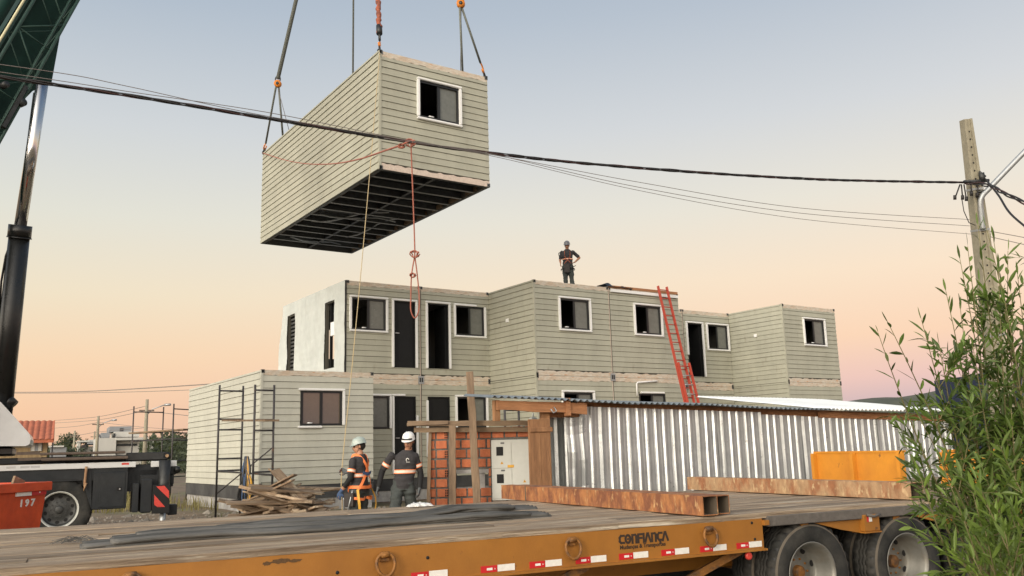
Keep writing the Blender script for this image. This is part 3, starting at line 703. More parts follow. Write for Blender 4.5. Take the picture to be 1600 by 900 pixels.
def wheel(parent, c, Rr, Wt, side=1, deep=.11, rmat='rim', holes=8, dual=True, ring=None, rin=None, hub='ywear'):
    cx, cy, cz = c; rin = rin or Rr*.575; sd = side
    b = MB(); b.lathe((cx, cy+sd*(deep-.055), cz), (0, sd, 0), [(0, 0), (0, Rr*.10), (.012, Rr*.125), (.05, Rr*.13), (.055, Rr*.20), (.12, Rr*.20)], 28)
    for k in range(10):
        t = 2*math.pi*k/10; p = (cx+Rr*.245*math.cos(t), cy+sd*(deep-.02), cz+Rr*.245*math.sin(t)); b.tube([p, (p[0], p[1]+sd*.03, p[2])], .010, 6)
    hb = b.build('wheel', hub, parent)
    tyre.dust = rmat == 'rim'
    b = MB(); tyre(b, c, Rr, Wt, side=sd, rin=rin)
    if dual: tyre(b, (cx, cy+sd*(Wt+.05), cz), Rr, Wt, side=sd, rin=rin)
    b.build('tyre', ['tyre', 'tyrek', 'tyreb'], hb)
    b = MB(); r0 = rin
    prof = [(.022, r0-.022), (-.004, r0-.006), (-.006, r0+.004), (.004, r0+.0), (.012, r0-.012), (.02, r0-.018), (.05, r0-.022), (.075, r0-.038), (deep-.015, r0-.045), (deep, r0-.065), (deep+.004, r0*.55), (deep-.008, r0*.50), (deep-.008, r0*.2)]
    b.lathe((cx, cy, cz), (0, sd, 0), prof, 48)
    if ring:
        b.mi = 2; b.lathe((cx, cy-sd*.0015, cz), (0, sd, 0), [(-.008, r0+.006), (-.009, r0-.006), (.004, r0-.018), (.03, r0-.026), (.05, r0-.028)], 48)
    b.mi = 1
    for k in range(holes):
        t = 2*math.pi*(k+.4)/holes; rh = r0*.70
        a = V((math.cos(t), 0, math.sin(t))); u = V((-math.sin(t), 0, math.cos(t)))
        ctr = V((cx, cy+sd*(deep-.003), cz))+a*rh
        P = [ctr+a*(Rr*.052*math.cos(q*.5236))+u*(Rr*.065*math.sin(q*.5236)) for q in range(12)]; b.add([tuple(p) for p in P], [tuple(range(12))])  # flat black discs for the holes, their shade painted on
    b.build('rim', [rmat, 'black']+([ring] if ring else []), hb)
    return hb
HZ = .545
for s in (5.985, 7.13, 8.275):
    wheel(tr, (s, .03, HZ), .445, .24, deep=.19, rin=.262); wheel(tr, (s, TW-.03, HZ), .445, .24, side=-1, deep=.19, rin=.262)
    b = MB(); b.tube([(s, .3, HZ), (s, TW-.3, HZ)], .06, 12); b.build('axle', 'ywear', tr)
# yellow outrigger gussets between the wheels
for s, e in ((6.60, .15), (7.78, .12)):
    b = MB(); b.prism([(s-.80, 1.02), (s+e, 1.02), (s+e, .86), (s-.02, .845), (s-.25, .885)], .02, .05)
    b.box(s-.03, s+e, -.035, .10, .855, 1.0, .008); b.box(s-.04, s+e+.01, -.045, .11, .845, .856); g_ = b.build('outrigger_bracket', 'yellow', tr)
    b = MB(); b.box(s+.0, s+.022, -.038, -.035, .94, .985); b.mi = 1; b.box(s+.022, s+.06, -.038, -.035, .94, .985); b.build('reflector', ['red', 'white'], g_)
    b = MB(); b.tube([(s-.01, -.05, 1.0), (s+.07, -.06, .985), (s+e, -.05, 1.0)], .012, 8); b.build('hook_bar', 'plankr', g_)
b = MB(); b.prism([(7.2, 1.02), (9.2, 1.02), (9.2, .93), (7.9, .87), (7.3, .96)], .055, .075); b.build('gusset', 'yellow', tr)
# mudguard shadow box behind the wheels is just the frame; rear light board
# raised loading ramps at the rear end
for (ya, yb) in ((.02, 1.42), (1.98, 3.45)):
    b = MB(); b.box(9.50, 9.53, ya, yb, 1.085, 1.50); b.box(9.49, 9.56, ya, yb, 1.48, 1.505)
    for y in (ya, (ya+yb)/2, yb-.05): b.box(9.43, 9.50, y, y+.05, 1.085, 1.48, .008)
    b.build('loading_ramp', 'yellow2', tr)
b = MB(); b.box(9.8, 10.3, -.02, .0, .86, 1.03); b.mi = 1; b.box(9.9, 10.0, -.024, -.02, .93, .99); b.build('rear_board', ['yellow', 'red'], tr)

def TR(name, label, cat, group=None, loc=(0, 0, 0)):
    p = TF.W(*loc); return thing(name, p, -7.9167, label, cat, group)
# rusty hollow beams lying across the deck
def hollow(name, label, s, w0, w1, wd, ht, m, off=0., yaw_=0, tabs=True):
    p = TF.W(s, w0, DZT+.008); o = thing(name, p, -7.9167+yaw_, label, 'steel beam', 'rusty hollow steel beams across the deck')
    L = w1-w0; t = .008; b = MB()
    n = 30
    for i in range(n):
        ya, yb = L*i/n, L*(i+1)/n
        for q in ((0, wd, 0, t), (0, wd, ht-t, ht), (0, t, t, ht-t), (wd-t, wd, t, ht-t)):
            P = [(q[0], ya, q[2]), (q[1], ya, q[2]), (q[1], yb, q[2]), (q[0], yb, q[2]), (q[0], ya, q[3]), (q[1], ya, q[3]), (q[1], yb, q[3]), (q[0], yb, q[3])]
            Fc = [(3, 2, 1, 0), (4, 5, 6, 7), (1, 2, 6, 5), (3, 0, 4, 7)]+([(0, 1, 5, 4)] if i == 0 else [])+([(2, 3, 7, 6)] if i == n-1 else []); b.add(P, Fc)
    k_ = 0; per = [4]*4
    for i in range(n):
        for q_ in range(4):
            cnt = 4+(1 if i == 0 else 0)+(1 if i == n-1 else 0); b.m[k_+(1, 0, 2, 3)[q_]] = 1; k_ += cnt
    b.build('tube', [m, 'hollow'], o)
    if tabs:
        b = MB(); b.box(-.004, -.001, L*.83, L*.835, 0, ht); b.box(-.003, wd+.003, L*.832, L*.838, ht, ht+.003); b.build('weld_seam', 'hollow', o)
    return o
hollow('steel_beam', 'rusty orange hollow beam nearest on the deck, its open end over the tape', 4.84, -.02, 3.72, .15, .155, 'rust')
hollow('steel_beam', 'rusty hollow beam lying against the right side of the nearest rusty beam', 5.0, .03, 3.70, .15, .150, 'rust', tabs=False)
hollow('steel_beam', 'pale rusty beam farther right on the deck, ending at the leafy shrub', 7.34, .10, 3.48, .17, .155, 'rust2', yaw_=0, tabs=False)

# black rubber belts lying along the deck
def belt(label, path, wd, layers, seed, loc=(0, 0, 0), h0=.012):
    """path: list of (s, w, lift); a wavy stack of belts"""
    rr = random.Random(seed); o = TR('rubber_belt', label, 'rubber belt', 'black rubber belts on the deck', (path[0][0], path[0][1], DZT))
    for L_ in range(layers):
        b = MB(); b.smooth = True; n = 110; off = rr.uniform(-.05, .05)-L_*.012; P = []; m = 26
        s0, s1 = path[0][0]+(rr.uniform(0, .25) if L_ else 0), path[-1][0]-(rr.uniform(0, .3) if L_ else 0)
        for i in range(n+1):
            s = s0+(s1-s0)*i/n
            k = 0
            while k < len(path)-2 and path[k+1][0] < s: k += 1
            a, c = path[k], path[k+1]; f = max(0, min(1, (s-a[0])/(c[0]-a[0]))); f = f*f*(3-2*f)
            w_ = a[1]+(c[1]-a[1])*f; z = a[2]+(c[2]-a[2])*f
            z += .006+L_*.013+.010*noise.noise(V((s*1.6, L_*2.2, seed)))+.006*noise.noise(V((s*5, L_, seed)))
            hw = wd*(1-.05*L_)*(.5+.08*noise.noise(V((s*2, seed, L_))))
            if i in (0, n): hw *= .8
            row = []
            for j in range(m+1):
                u = j/m*2-1; row.append((w_+off+u*hw, z+.014*math.cos(u*15+L_+1.2*math.sin(s*.9))*(1-abs(u)*.3)-.006*abs(u)**6+.006*noise.noise(V((s*3, u*4, L_+seed)))))
            for (y, zz) in row: P.append((s-path[0][0], y-path[0][1], max(zz, .012)))
            for (y, zz) in reversed(row): P.append((s-path[0][0], y-path[0][1], max(zz, .012)-.016))
        r_ = 2*(m+1)
        Fc = [(i*r_+j, i*r_+(j+1) % r_, (i+1)*r_+(j+1) % r_, (i+1)*r_+j) for i in range(n) for j in range(r_)]+[tuple(range(r_)), tuple(n*r_+r_-1-k for k in range(r_))]
        b.add(P, Fc); b.build('layer', 'rubber', o)
    return o
belt('thick black rubber belt along the near part of the deck, closest to the side beam', [(.40, .95, .0), (1.2, 1.0, .018), (1.9, .98, .008), (2.7, 1.02, .010), (3.3, 1.0, .022), (3.98, 1.02, .012)], .38, 3, 2)
belt('black rubber belt behind the near one, its right end bent up toward the rusty beam', [(1.35, 1.75, .0), (2.1, 1.75, .025), (3.0, 1.85, .012), (3.7, 1.95, .045), (4.35, 2.05, .015)], .42, 2, 9)
belt('short flat black rubber belt with a frayed left end at the left of the pile', [(.62, 1.55, .0), (1.1, 1.6, .012), (1.9, 1.45, .01), (2.9, 1.42, .0)], .34, 2, 14)
# frayed cords at the belt end
fr = TR('frayed_cord', 'small frayed tuft of dark cord at the left end of the rubber belts', 'cord', None, (.33, 1.35, DZT+.01)); b = MB(); rr = random.Random(8)
for k in range(22):
    x, y = rr.uniform(0, .2), rr.uniform(-.12, .12); b.tube([(x, y, .01), (x-.05, y+rr.uniform(-.03, .03), .02+rr.random()*.02), (x-.12, y+rr.uniform(-.05, .05), .006)], .003, 4)
b.build('strands', 'rubber', fr)
# crumpled white bag on the far edge of the deck
bg_ = MB(); bg_.smooth = True; n, m = 28, 10
P = [((i/n)*.46-.23, 0, 0) for i in range(1)]
P = []
for j in range(m+1):
    for i in range(n+1):
        u = i/n; t = math.pi*j/m; h = .055*math.sin(math.pi*u)**.4*(1+.5*noise.noise(V((u*9, j, 2)))); P.append(((u-.5)*.5, -math.cos(t)*.07*(1+.3*noise.noise(V((u*7, j*.8, 6)))), math.sin(t)*h))
bg_.add(P, [(j*(n+1)+i, j*(n+1)+i+1, (j+1)*(n+1)+i+1, (j+1)*(n+1)+i) for j in range(m) for i in range(n)])
o = bg_.build('plastic_bag', 'plastic'); o.scale = (.55, .8, .7); o.location = TF.W(3.62, 3.15, DZT+.01); o.rotation_euler = (0, 0, R(-8)); tag(o, 'crumpled white plastic bag on the far edge of the deck by the brick pier', 'plastic bag')

# ================================================================== CRANE TRUCK (frame: s along the truck, w away, z up)
CO = (2.19, 17.15, 0); CF = Frame(CO, -7.0)
cr = thing('crane_truck', CO, -7, 'dark crane truck with a green boom, chrome ram and white rail at the left', 'crane truck')
def cs(x, y, w=0): return CF.sz(x, y, w)
def cbox(b, x0, y0, x1, y1, w0, w1, bv=.0):      # photo rectangle on the truck's flank, given real depth w0..w1
    s0, za = cs(x0, y1, w0); s1, zb = cs(x1, y0, w0); b.box(s0, s1, w0, w1, za, zb, bv); return b
sx, sz_ = cs(92, 797)
zst = cs(140, 727)[1]
b = MB(); b.box(-9, cs(262, 727)[0], .12, 2.3, zst-.48, zst-.02); b.box(-9, cs(200, 0)[0] if 0 else cs(200, 730)[0], .03, .12, zst-.26, zst-.05)
b.build('chassis', 'chassis', cr)
b = MB(); b.box(-9, cs(212, 727)[0], .0, .05, zst-.055, zst+.04, .006); b.box(cs(236, 727)[0], cs(276, 727)[0], .0, .05, zst-.065, zst+.04, .006)
b.mi = 1
for x in (10, 32, 48): 
    s_ = cs(x, 727)[0]; b.box(s_, s_+.14, -.003, .0, zst-.015, zst+.02)
b.mi = 2; s_ = cs(190, 727)[0]; b.box(s_, s_+.12, -.003, .0, zst-.01, zst+.025)
b.build('white_rail', ['cranewhite', 'zinc', 'redchev'], cr)
b = MB(); b.box(-9, cs(265, 712)[0], .25, 2.2, zst+.045, zst+.16, .02); b.build('deck_plate', 'chassis', cr)
s0 = cs(198, 712)[0]; s1 = cs(262, 712)[0]
b = MB(); b.box(s0, s1, .10, .22, zst+.06, zst+.2, .01); b.lathe((s1, .1, zst+.13), (0, 1, 0), [(0, .0), (0, .07), (.12, .07), (.12, 0)], 16); b.mi = 1; b.lathe((s1, .096, zst+.13), (0, 1, 0), [(0, 0), (0, .03)], 12)
b.build('drawbar', ['steel_dk', 'rust2'], cr)
# locker with a door
b = MB(); cbox(b, 143, 736, 200, 797, .0, .5, .015); lk = b.build('locker', 'chassis', cr)
b = MB(); cbox(b, 154, 738, 196, 793, -.012, .0, .005); ld_ = b.build('door', 'chassis', lk)
b = MB(); cbox(b, 182, 761, 190, 767, -.02, -.012, .003); b.mi = 1; s_, z_ = cs(187, 764); b.lathe((s_, -.021, z_), (0, 1, 0), [(0, 0), (0, .012)], 8); b.build('latch', ['black', 'alu'], ld_)
b = MB(); b.prism([cs(128, 750), cs(143, 797), cs(143, 736), cs(80, 736), cs(80, 748)], .02, .4); b.build('mudguard', 'chassis', cr)
b = MB(); cbox(b, 203, 733, 245, 760, .12, .4, .01); cbox(b, 203, 760, 240, 800, .35, .5); b.build('tool_bay', 'cylblack', cr)
# wheel
wb = wheel(cr, (sx, .06, sz_), .525, .30, deep=.13, rmat='rimdk', holes=10, dual=False, ring='boxwhite', rin=.305, hub='rimdk')
for ds in (-1.5, -5.6): wheel(cr, (sx+ds, .06, sz_), .525, .30, deep=.13, rmat='rimdk', holes=10, dual=False, ring='boxwhite', rin=.305, hub='rimdk')
# outrigger jack
s_, z0 = cs(254, 806, -.1); _, z1 = cs(254, 719, -.1)
b = MB(); b.tube([(s_, -.12, z0+.12), (s_, -.12, z1)], .10, 20); b.build('jack_leg', 'steel_dk', cr)
b = MB(); b.tube([(s_, -.1, gz(4, 16)+.02), (s_, -.1, z0+.13)], .055, 16); b.lathe((s_, -.1, gz(4, 16)), (0, 0, 1), [(0, .0), (0, .2), (.03, .2), (.05, .08)], 20); b.build('jack_foot', 'galv', cr)
b = MB(); cbox(b, 237, 757, 266, 803, -.26, -.21, .006); ch = b.build('warning_board', 'black', cr)
def quadp(b, pts, w, th=.004):
    P = [(*cs(x, y, w),) for x, y in pts]; b.prism(P, w-th, w); return b
quadp(MB(), [(244, 760), (264, 779), (264, 767), (257, 759)], -.262).build('chevron', 'redchev', ch)
quadp(MB(), [(241, 773), (241, 789), (246, 792), (258, 792)], -.262).build('chevron', 'redchev', ch)
b = MB(); cbox(b, 206, 755, 217, 801, -.12, .1, .01); cbox(b, 219, 748, 238, 802, -.16, .2, .02); b.box(cs(219, 760)[0], cs(266, 760)[0]+.05, .02, .3, zst-.42, zst-.2, .01); b.build('outrigger_box', 'chassis', cr)
b = MB(); cbox(b, 262, 788, 277, 805, -.05, .3, .01); cbox(b, 264, 727, 276, 742, .0, .2, .02); cbox(b, 267, 742, 272, 756, .0, .05); b.build('rear_step', 'chassis', cr)
s_, z_ = cs(277, 734, -.02); b = MB(); b.lathe((s_, -.03, z_), (0, 1, 0), [(0, 0), (0, .06), (.1, .07), (.12, 0)], 18); b.build('lamp', 'cylblack', cr)
b = MB(); b.tube([(cs(135, 727)[0], -.02, zst-.02), (cs(133, 745)[0], -.03, zst-.3), (cs(131, 762)[0], -.03, zst-.42), (cs(134, 763)[0], -.04, zst-.3)], .022, 6); b.build('ratchet_strap', 'rust2', cr)
# slewing turret with the white counterweight housing
b = MB(); b.prism([cs(-90, 620, .1), cs(1, 628, .1), (cs(12, 640, .1)), cs(46, 678, .1), cs(48, 686, .1), cs(46, 694, .1), cs(40, 697, .1), cs(-90, 697, .1)], .1, 2.3); b.build('counterweight', 'cranewhite', cr)
b = MB(); cbox(b, -80, 698, 20, 714, .4, 2.0, .03); b.build('turntable', 'cylblack', cr)
b = MB(); P = [CF.loc(atD(x, y, 15.2)) for x, y in ((8, 560), (14, 612), (18, 628), (18, 640), (8, 650))]; b.tube([tuple(p) for p in P], .025, 8)
P = [CF.loc(atD(x, y, 15.1)) for x, y in ((19, 373), (9, 400), (2, 440), (-2, 500))]; b.tube([tuple(p) for p in P], .018, 8); b.build('hose', 'cylblack', cr)
b = MB(); P = [CF.loc(atD(x, y, 15.2)) for x, y in ((8, 622), (20, 634))]; b.tube([tuple(p) for p in P], .11, 12); b.build('pivot', 'cylblack', cr)
# lifting ram
DR = 15.2
p0 = CF.loc(atD(-4, 690, DR)); p1 = CF.loc(atD(32, 352, DR)); p2 = CF.loc(atD(66, 130, DR)); p1a = p1+(p0-p1)*.055; 
b = MB(); b.tube([tuple(p0), tuple(p1a)], [.185, .165], 24); b.tube([tuple(p1a), tuple(p1)], .185, 24); b.tube([tuple(p1a+(p0-p1)*.006), tuple(p1a)], .195, 24); rb = b.build('ram_barrel', 'cylblack', cr)
b = MB(); b.tube([tuple(p1), tuple(p2)], .098, 24); b.build('ram_rod', 'chrome', rb)
b = MB(); q0, q1 = CF.loc(atD(26, 360, DR)), CF.loc(atD(54, 145, DR)); b.tube([tuple(q0), tuple(q1)], .022, 8); b.build('guide_rod', 'cylblack', rb)
# boom: telescopic box with the lattice fly jib stowed along its near side
A0 = atD(17, 100, 15.9); TIP = V((9.5, 20.9, 33.0)); bd = (TIP-A0).normalized()
loc3 = lambda p: tuple(CF.loc(p))
sideN = bd.cross(V((0, 0, 1))).normalized()       # horizontal, across the boom
if sideN.dot(CAM-A0) < 0: sideN = -sideN
bu = sideN.cross(bd).normalized()                   # boom's back (up) direction
if bu.z < 0: bu = -bu
def BP(k, a, c): return A0+bd*k+sideN*a+bu*c
def bbox(b, k0, k1, a0, a1, c0, c1): 
    P = [loc3(BP(k, a, c)) for k in (k0, k1) for a in (a0, a1) for c in (c0, c1)]
    return b.add(P, [(0, 1, 3, 2), (4, 6, 7, 5), (0, 2, 6, 4), (1, 5, 7, 3), (0, 4, 5, 1), (2, 3, 7, 6)])
b = MB(); bbox(b, -9, 3.2, -.42, .28, -.345, .46); bbox(b, 3.2, 14, -.36, .22, -.36, .34); bbox(b, 14, (TIP-A0).length, -.28, .16, -.30, .26)
b.build('boom', 'cranegreen', cr)
b = MB(); P = [loc3(BP(*q)) for q in ((-.8, .3, -.34), (-.38, .3, -.43), (.0, .3, -.64), (1.1, .3, -.34), (-.8, -.44, -.34), (-.38, -.44, -.43), (.0, -.44, -.64), (1.1, -.44, -.34))]
b.add(P, [(0, 1, 2, 3), (7, 6, 5, 4), (0, 4, 5, 1), (1, 5, 6, 2), (2, 6, 7, 3)]); b.build('ram_bracket', 'cranegreen', cr)
b = MB()
def bt(k0, a0, c0, k1, a1, c1, r, n=8): b.tube([loc3(BP(k0, a0, c0)), loc3(BP(k1, a1, c1))], r, n)
for c in (-.20, .42):
    for a in (.44, .80): bt(-7, a, c, 6, a, c, .028)
for i in range(20):
    k = -6.6+i*.62; s = 1 if i % 2 else -1
    bt(k, .80, .11+.31*s, k+.62, .80, .11-.31*s, .014, 6); bt(k, .44, .11+.31*s, k+.62, .44, .11-.31*s, .010, 6); bt(k, .44, -.20, k+.62, .80, -.20, .010, 6)
    if i % 2: bt(k, .80, -.20, k, .80, .42, .012, 6)
b.build('lattice_jib', 'cranegreen2', cr)
b = MB(); b.tube([loc3(BP(-7, .50, .70)), loc3(BP(6, .50, .70))], .12, 12); b.build('hose_drum_tube', 'cranegreen', cr)
b = MB(); b.tube([loc3(BP(-7, .82, .57)), loc3(BP(6, .82, .55))], .022, 8); b.build('guide_pipe', 'cream', cr)
b = MB(); b.tube([loc3(BP(-7, .84, -.10)), loc3(BP(6, .84, -.06))], .010, 8); b.build('hydraulic_line', 'cranegreen2', cr)
for (k, a, c, r) in ((-1.0, .82, -.2, .07), (-.9, .82, .16, .06), (-2.3, .82, -.1, .06), (1.5, .82, .25, .05)):
    b = MB(); b.lathe(loc3(BP(k, a, c)), loc3(BP(k, a+1, c)) if 0 else (CF.loc(BP(k, a+.1, c))-CF.loc(BP(k, a, c))), [(-.06, 0), (-.06, r), (.06, r), (.06, 0)], 14); b.build('sheave', 'steel_dk', cr)
b = MB(); bbox(b, -1.6, -.7, .78, .88, -.16, -.10); b.build('jib_clamp', 'steel_dk', cr)
# dark cribbing timbers resting on the truck deck
for (x0, y0, x1, y1, lb) in ((62, 704, 196, 712, 'upper dark cribbing timber stacked on the crane truck deck'), (64, 712, 200, 721, 'lower dark cribbing timber stacked on the crane truck deck')):
    s0, za = cs(x0, y1, -.02); s1, zb = cs(x1, y0, -.02); o = thing('cribbing_timber', CF.W(s0, .0, za), -7, lb, 'timber', 'cribbing timbers on the crane truck'); q = MB()
    q.box(0, s1-s0, -.06, .22, .003, zb-za-.003, .012); q.box(-.35, .0, .0, .1, .02, .07); q.build('beam', 'bark', o)

# ================================================================== ORANGE SKIP
d0, d1 = atD(-120, 762.8, 9.2), atD(79, 752, 11.2); dd = (d1-d0); ang = math.degrees(math.atan2(dd.y, dd.x))
dd.z = 0; L = dd.length; t_ = dd.normalized(); SO = d1-t_*1.9
sk = thing('skip', (SO.x, SO.y, 0), ang, 'orange steel skip with the white number 197 and a red and white reflector', 'skip')
SFm = Frame((SO.x, SO.y, 0), ang); TZ = d1.z
b = MB(); t = .012
def slab(b, pts, th, nrm):
    P = [V(p) for p in pts]; n = V(nrm)*th; b.add([tuple(p) for p in P]+[tuple(p+n) for p in P], [(0, 1, 2, 3), (7, 6, 5, 4)]+[(i, (i+1) % 4, (i+1) % 4+4, i+4) for i in range(4)])
Ls, Wd, zb = 1.86, 1.5, .2
for z0, z1 in ((zb, TZ-.10),):
    i0, i1 = .30, .0
    slab(b, [(i0, i0*.3, z0), (Ls-.1, i0*.3, z0), (Ls-.03, 0, z1), (i1, 0, z1)], .015, (0, 1, 0))
    slab(b, [(i0, Wd-i0*.3, z0), (Ls-.1, Wd-i0*.3, z0), (Ls-.03, Wd, z1), (i1, Wd, z1)], .015, (0, -1, 0))
    slab(b, [(Ls-.1, .1, z0), (Ls-.1, Wd-.1, z0), (Ls-.03, Wd, z1), (Ls-.03, 0, z1)], .015, (-1, 0, 0))
    slab(b, [(i0, .1, z0), (i0, Wd-.1, z0), (i1, Wd, z1), (i1, 0, z1)], .015, (1, 0, 0))
b.box(.3, Ls-.1, .1, Wd-.1, zb, zb+.02)
b.build('body', 'orange', sk)
b = MB()
b.box(-.04, Ls+.02, -.04, .03, TZ-.11, TZ, .008); b.box(-.04, Ls+.02, Wd-.03, Wd+.04, TZ-.11, TZ, .008); b.box(Ls-.05, Ls+.022, .03, Wd-.03, TZ-.108, TZ-.002, .008); b.box(-.04, .03, .03, Wd-.03, TZ-.108, TZ-.002, .008)
b.build('rim', 'orange', sk)
def sks(x, y, w=0.0): return SFm.sz(x, y, w)
s0, z0 = sks(24, 776); s1, z1 = sks(48, 768); s2, _ = sks(71, 765)
b = MB(); b.box(s0, s1, -.016, .012, z0, z1); b.mi = 1; b.box(s1+.004, s2, -.016, .012, z0, z1); b.mi = 0; b.box((s1+s2)/2, (s1+s2)/2+.02, -.018, -.016, (z0+z1)/2, (z0+z1)/2+.015); b.build('reflector', ['white', 'red'], sk)
s0, z0 = sks(31, 792, .0); 
text('1 9 7', .118, Matrix.Translation((s0, .012, z0)) @ Matrix.Rotation(R(90+3), 4, 'X') @ Matrix.Scale(1.12, 4, (1, 0, 0)), sk, 'white', ext=.006, bold=.004)
b = MB(); b.obox((1.1, .5, .9), (1.60, .62, TZ+.08), .03, .16); b.obox((1.55, .3, .9), (1.75, .75, TZ+.03), .03, .12)
o = b.v and MB()
MB().obox((0, 0, -.8), (.3, .0, .0), .03, .2).build('scrap_plank', 'scrap')
pl = bpy.data.objects['scrap_plank']; pl.location = SFm.W(1.35, .25, TZ+.05); pl.rotation_euler = (0, 0, R(ang)); tag(pl, 'pale board end sticking up out of the orange skip', 'board')

# ================================================================== SLINGS AND LINES
hz = 7.817+H
def wl_thing(name, pts, r, m, label, cat, group=None, n=6, sag=0, off=None):
    P = [V(p) for p in pts]
    if len(P) == 2 and sag:
        a, c = P; P = [a.lerp(c, i/24)-V((0, 0, sag*4*(i/24)*(1-i/24))) for i in range(25)]
    o = P[0].copy(); b = MB(); b.tube([p-o for p in P], r, n); q = b.build(name, m); q.location = o; return tag(q, label, cat, group)
Hk = V((9.55, 20.9, 24.0))
FL = onX(413, 236, 8.06); FL = V((8.09, 24.93, hz+.02)); L2 = onX(441, 214, 8.075); L2 = V((8.09, L2.y, hz+.02)); L3 = onX(550, 110, 8.075); L3 = V((8.10, L3.y, hz+.02))
NL = V((8.11, 16.99, hz+.02)); NR = V((10.94, 16.99, hz+.02)); F2 = onY(724, 110, 16.96); F2 = V((F2.x, 17.0, hz+.02)); 
PL = atD(434, 131, 24.6); PR = atD(720, 6, 20.9)
GS = 'crane slings lifting the hanging module'
def shackle(p, d, label, big=1.):
    """hook and shackle: thing > hook, shackle"""
    t = thing('lifting_hook', p, 0, label, 'hook', 'hooks at the module corners'); d = V(d).normalized(); s = d.orthogonal().normalized()
    b = MB(); P = [d*.28+s*0, d*.22+s*.045, d*.14+s*.05, d*.08+s*.0, d*.10-s*.045, d*.16-s*.05]; b.tube([p_*big for p_ in P], .016*big, 8); b.build('hook', 'hookor', t)
    b = MB(); P = [(s*.035*math.cos(a)+d*(.04+.07*math.sin(a)))*big for a in [k*math.pi/8 for k in range(-3, 12)]]; b.tube(P, .014*big, 8); b.box(-.05, .05, -.03, .03, -.05, .02); b.build('shackle', 'steel_dk', t)
    return t
shackle(FL, PL-FL, 'hook at the far left top corner of the hanging module', 1.3)
shackle(NR, PR-NR, 'hook at the right top corner above the hanging module window', 1.3)
shackle(NL, V((0, .1, 1)), 'hook at the near left top corner, under the red wrapped sling', 1.1)
def block(p, label):
    t = thing('sling_pulley', p, 0, label, 'pulley', 'yellow pulleys in the crane slings'); b = MB(); ax = V((.55, .8, 0))
    b.lathe((0, 0, 0), ax, [(-.05, 0), (-.05, .10), (.05, .10), (.05, 0)], 18); b.build('cheek', 'hookor', t)
    b = MB(); b.lathe((0, 0, 0), ax, [(-.065, 0), (-.065, .045), (.065, .045), (.065, 0)], 14); b.build('pin', 'steel_dk', t)
    b = MB(); P = [V((.07*math.cos(a)*.83, -.07*math.cos(a)*.55, .14+.09*math.sin(a))) for a in [k*math.pi/8 for k in range(16)]]; b.tube(P, .018, 8, closed=True); b.build('eye', 'steel_dk', t)
block(PL, 'orange-yellow pulley over the far left end of the hanging module')
block(PR, 'orange-yellow pulley over the right top corner of the hanging module')
wl_thing('sling_strap', [PL+V((0, 0, .15)), Hk], .055, 'sling', 'grey-green webbing sling rising from the left pulley', 'sling', GS)
wl_thing('sling_strap', [PR+V((0, 0, .15)), Hk], .05, 'sling', 'webbing sling rising out of frame from the right pulley', 'sling', GS)
wl_thing('sling_strap', [PL-V((.05, 0, .1)), FL+(PL-FL).normalized()*.35], .028, 'sling', 'wire leg from the left pulley to the far left top corner', 'sling', GS)
wl_thing('sling_strap', [PL-V((-.03, 0, .1)), L2], .028, 'sling', 'wire leg from the left pulley straight down to the roof edge', 'sling', GS)
wl_thing('sling_strap', [PR-V((-.03, 0, .1)), NR+(PR-NR).normalized()*.35], .028, 'sling', 'wire leg slanting from the right pulley to the right top corner', 'sling', GS)
wl_thing('sling_strap', [PR-V((.03, 0, .1)), F2], .028, 'sling', 'thick dark wire leg straight down from the right pulley', 'sling', GS)
wl_thing('sling_strap', [PR-V((-.01, 0, .1)), F2+V((.12, .3, 0))], .008, 'wire', 'thin wire beside the dark leg under the right pulley', 'sling', GS)
wl_thing('sling_strap', [PL-V((-.0, 0, .1)), L2+V((.0, -.5, 0))], .008, 'wire', 'thin wire slanting down just right of the legs under the left pulley', 'sling', GS)
wl_thing('sling_strap', [L3, L3+V((.05, .1, 14))], .022, 'sling', 'lone thin cable rising from the middle of the module roof edge', 'sling', GS)
s1_ = NL+V((0, 0, .25)); s2_ = s1_.lerp(Hk, .20); rs = thing('wrapped_sling', s1_, 0, 'red and orange wrapped sling rising from the near left corner of the hanging module', 'sling', GS)
b = MB(); d = (s2_-s1_); n = 40; b.tube([d*(i/n)+V((.012*math.sin(i*1.3), .012*math.cos(i*1.7), 0)) for i in range(3, n+1)], [.055+.014*math.sin(i*2.3) for i in range(3, n+1)], 10); b.build('wrap', 'slingor', rs)
b = MB(); b.tube([d*0, d*.10], .03, 8); b.tube([d*.07, d*.16], .07, 10); b.build('end_fitting', 'steel_dk', rs)
b = MB(); b.tube([d, Hk-s1_], .06, 10); b.build('strap', 'hookor', rs)

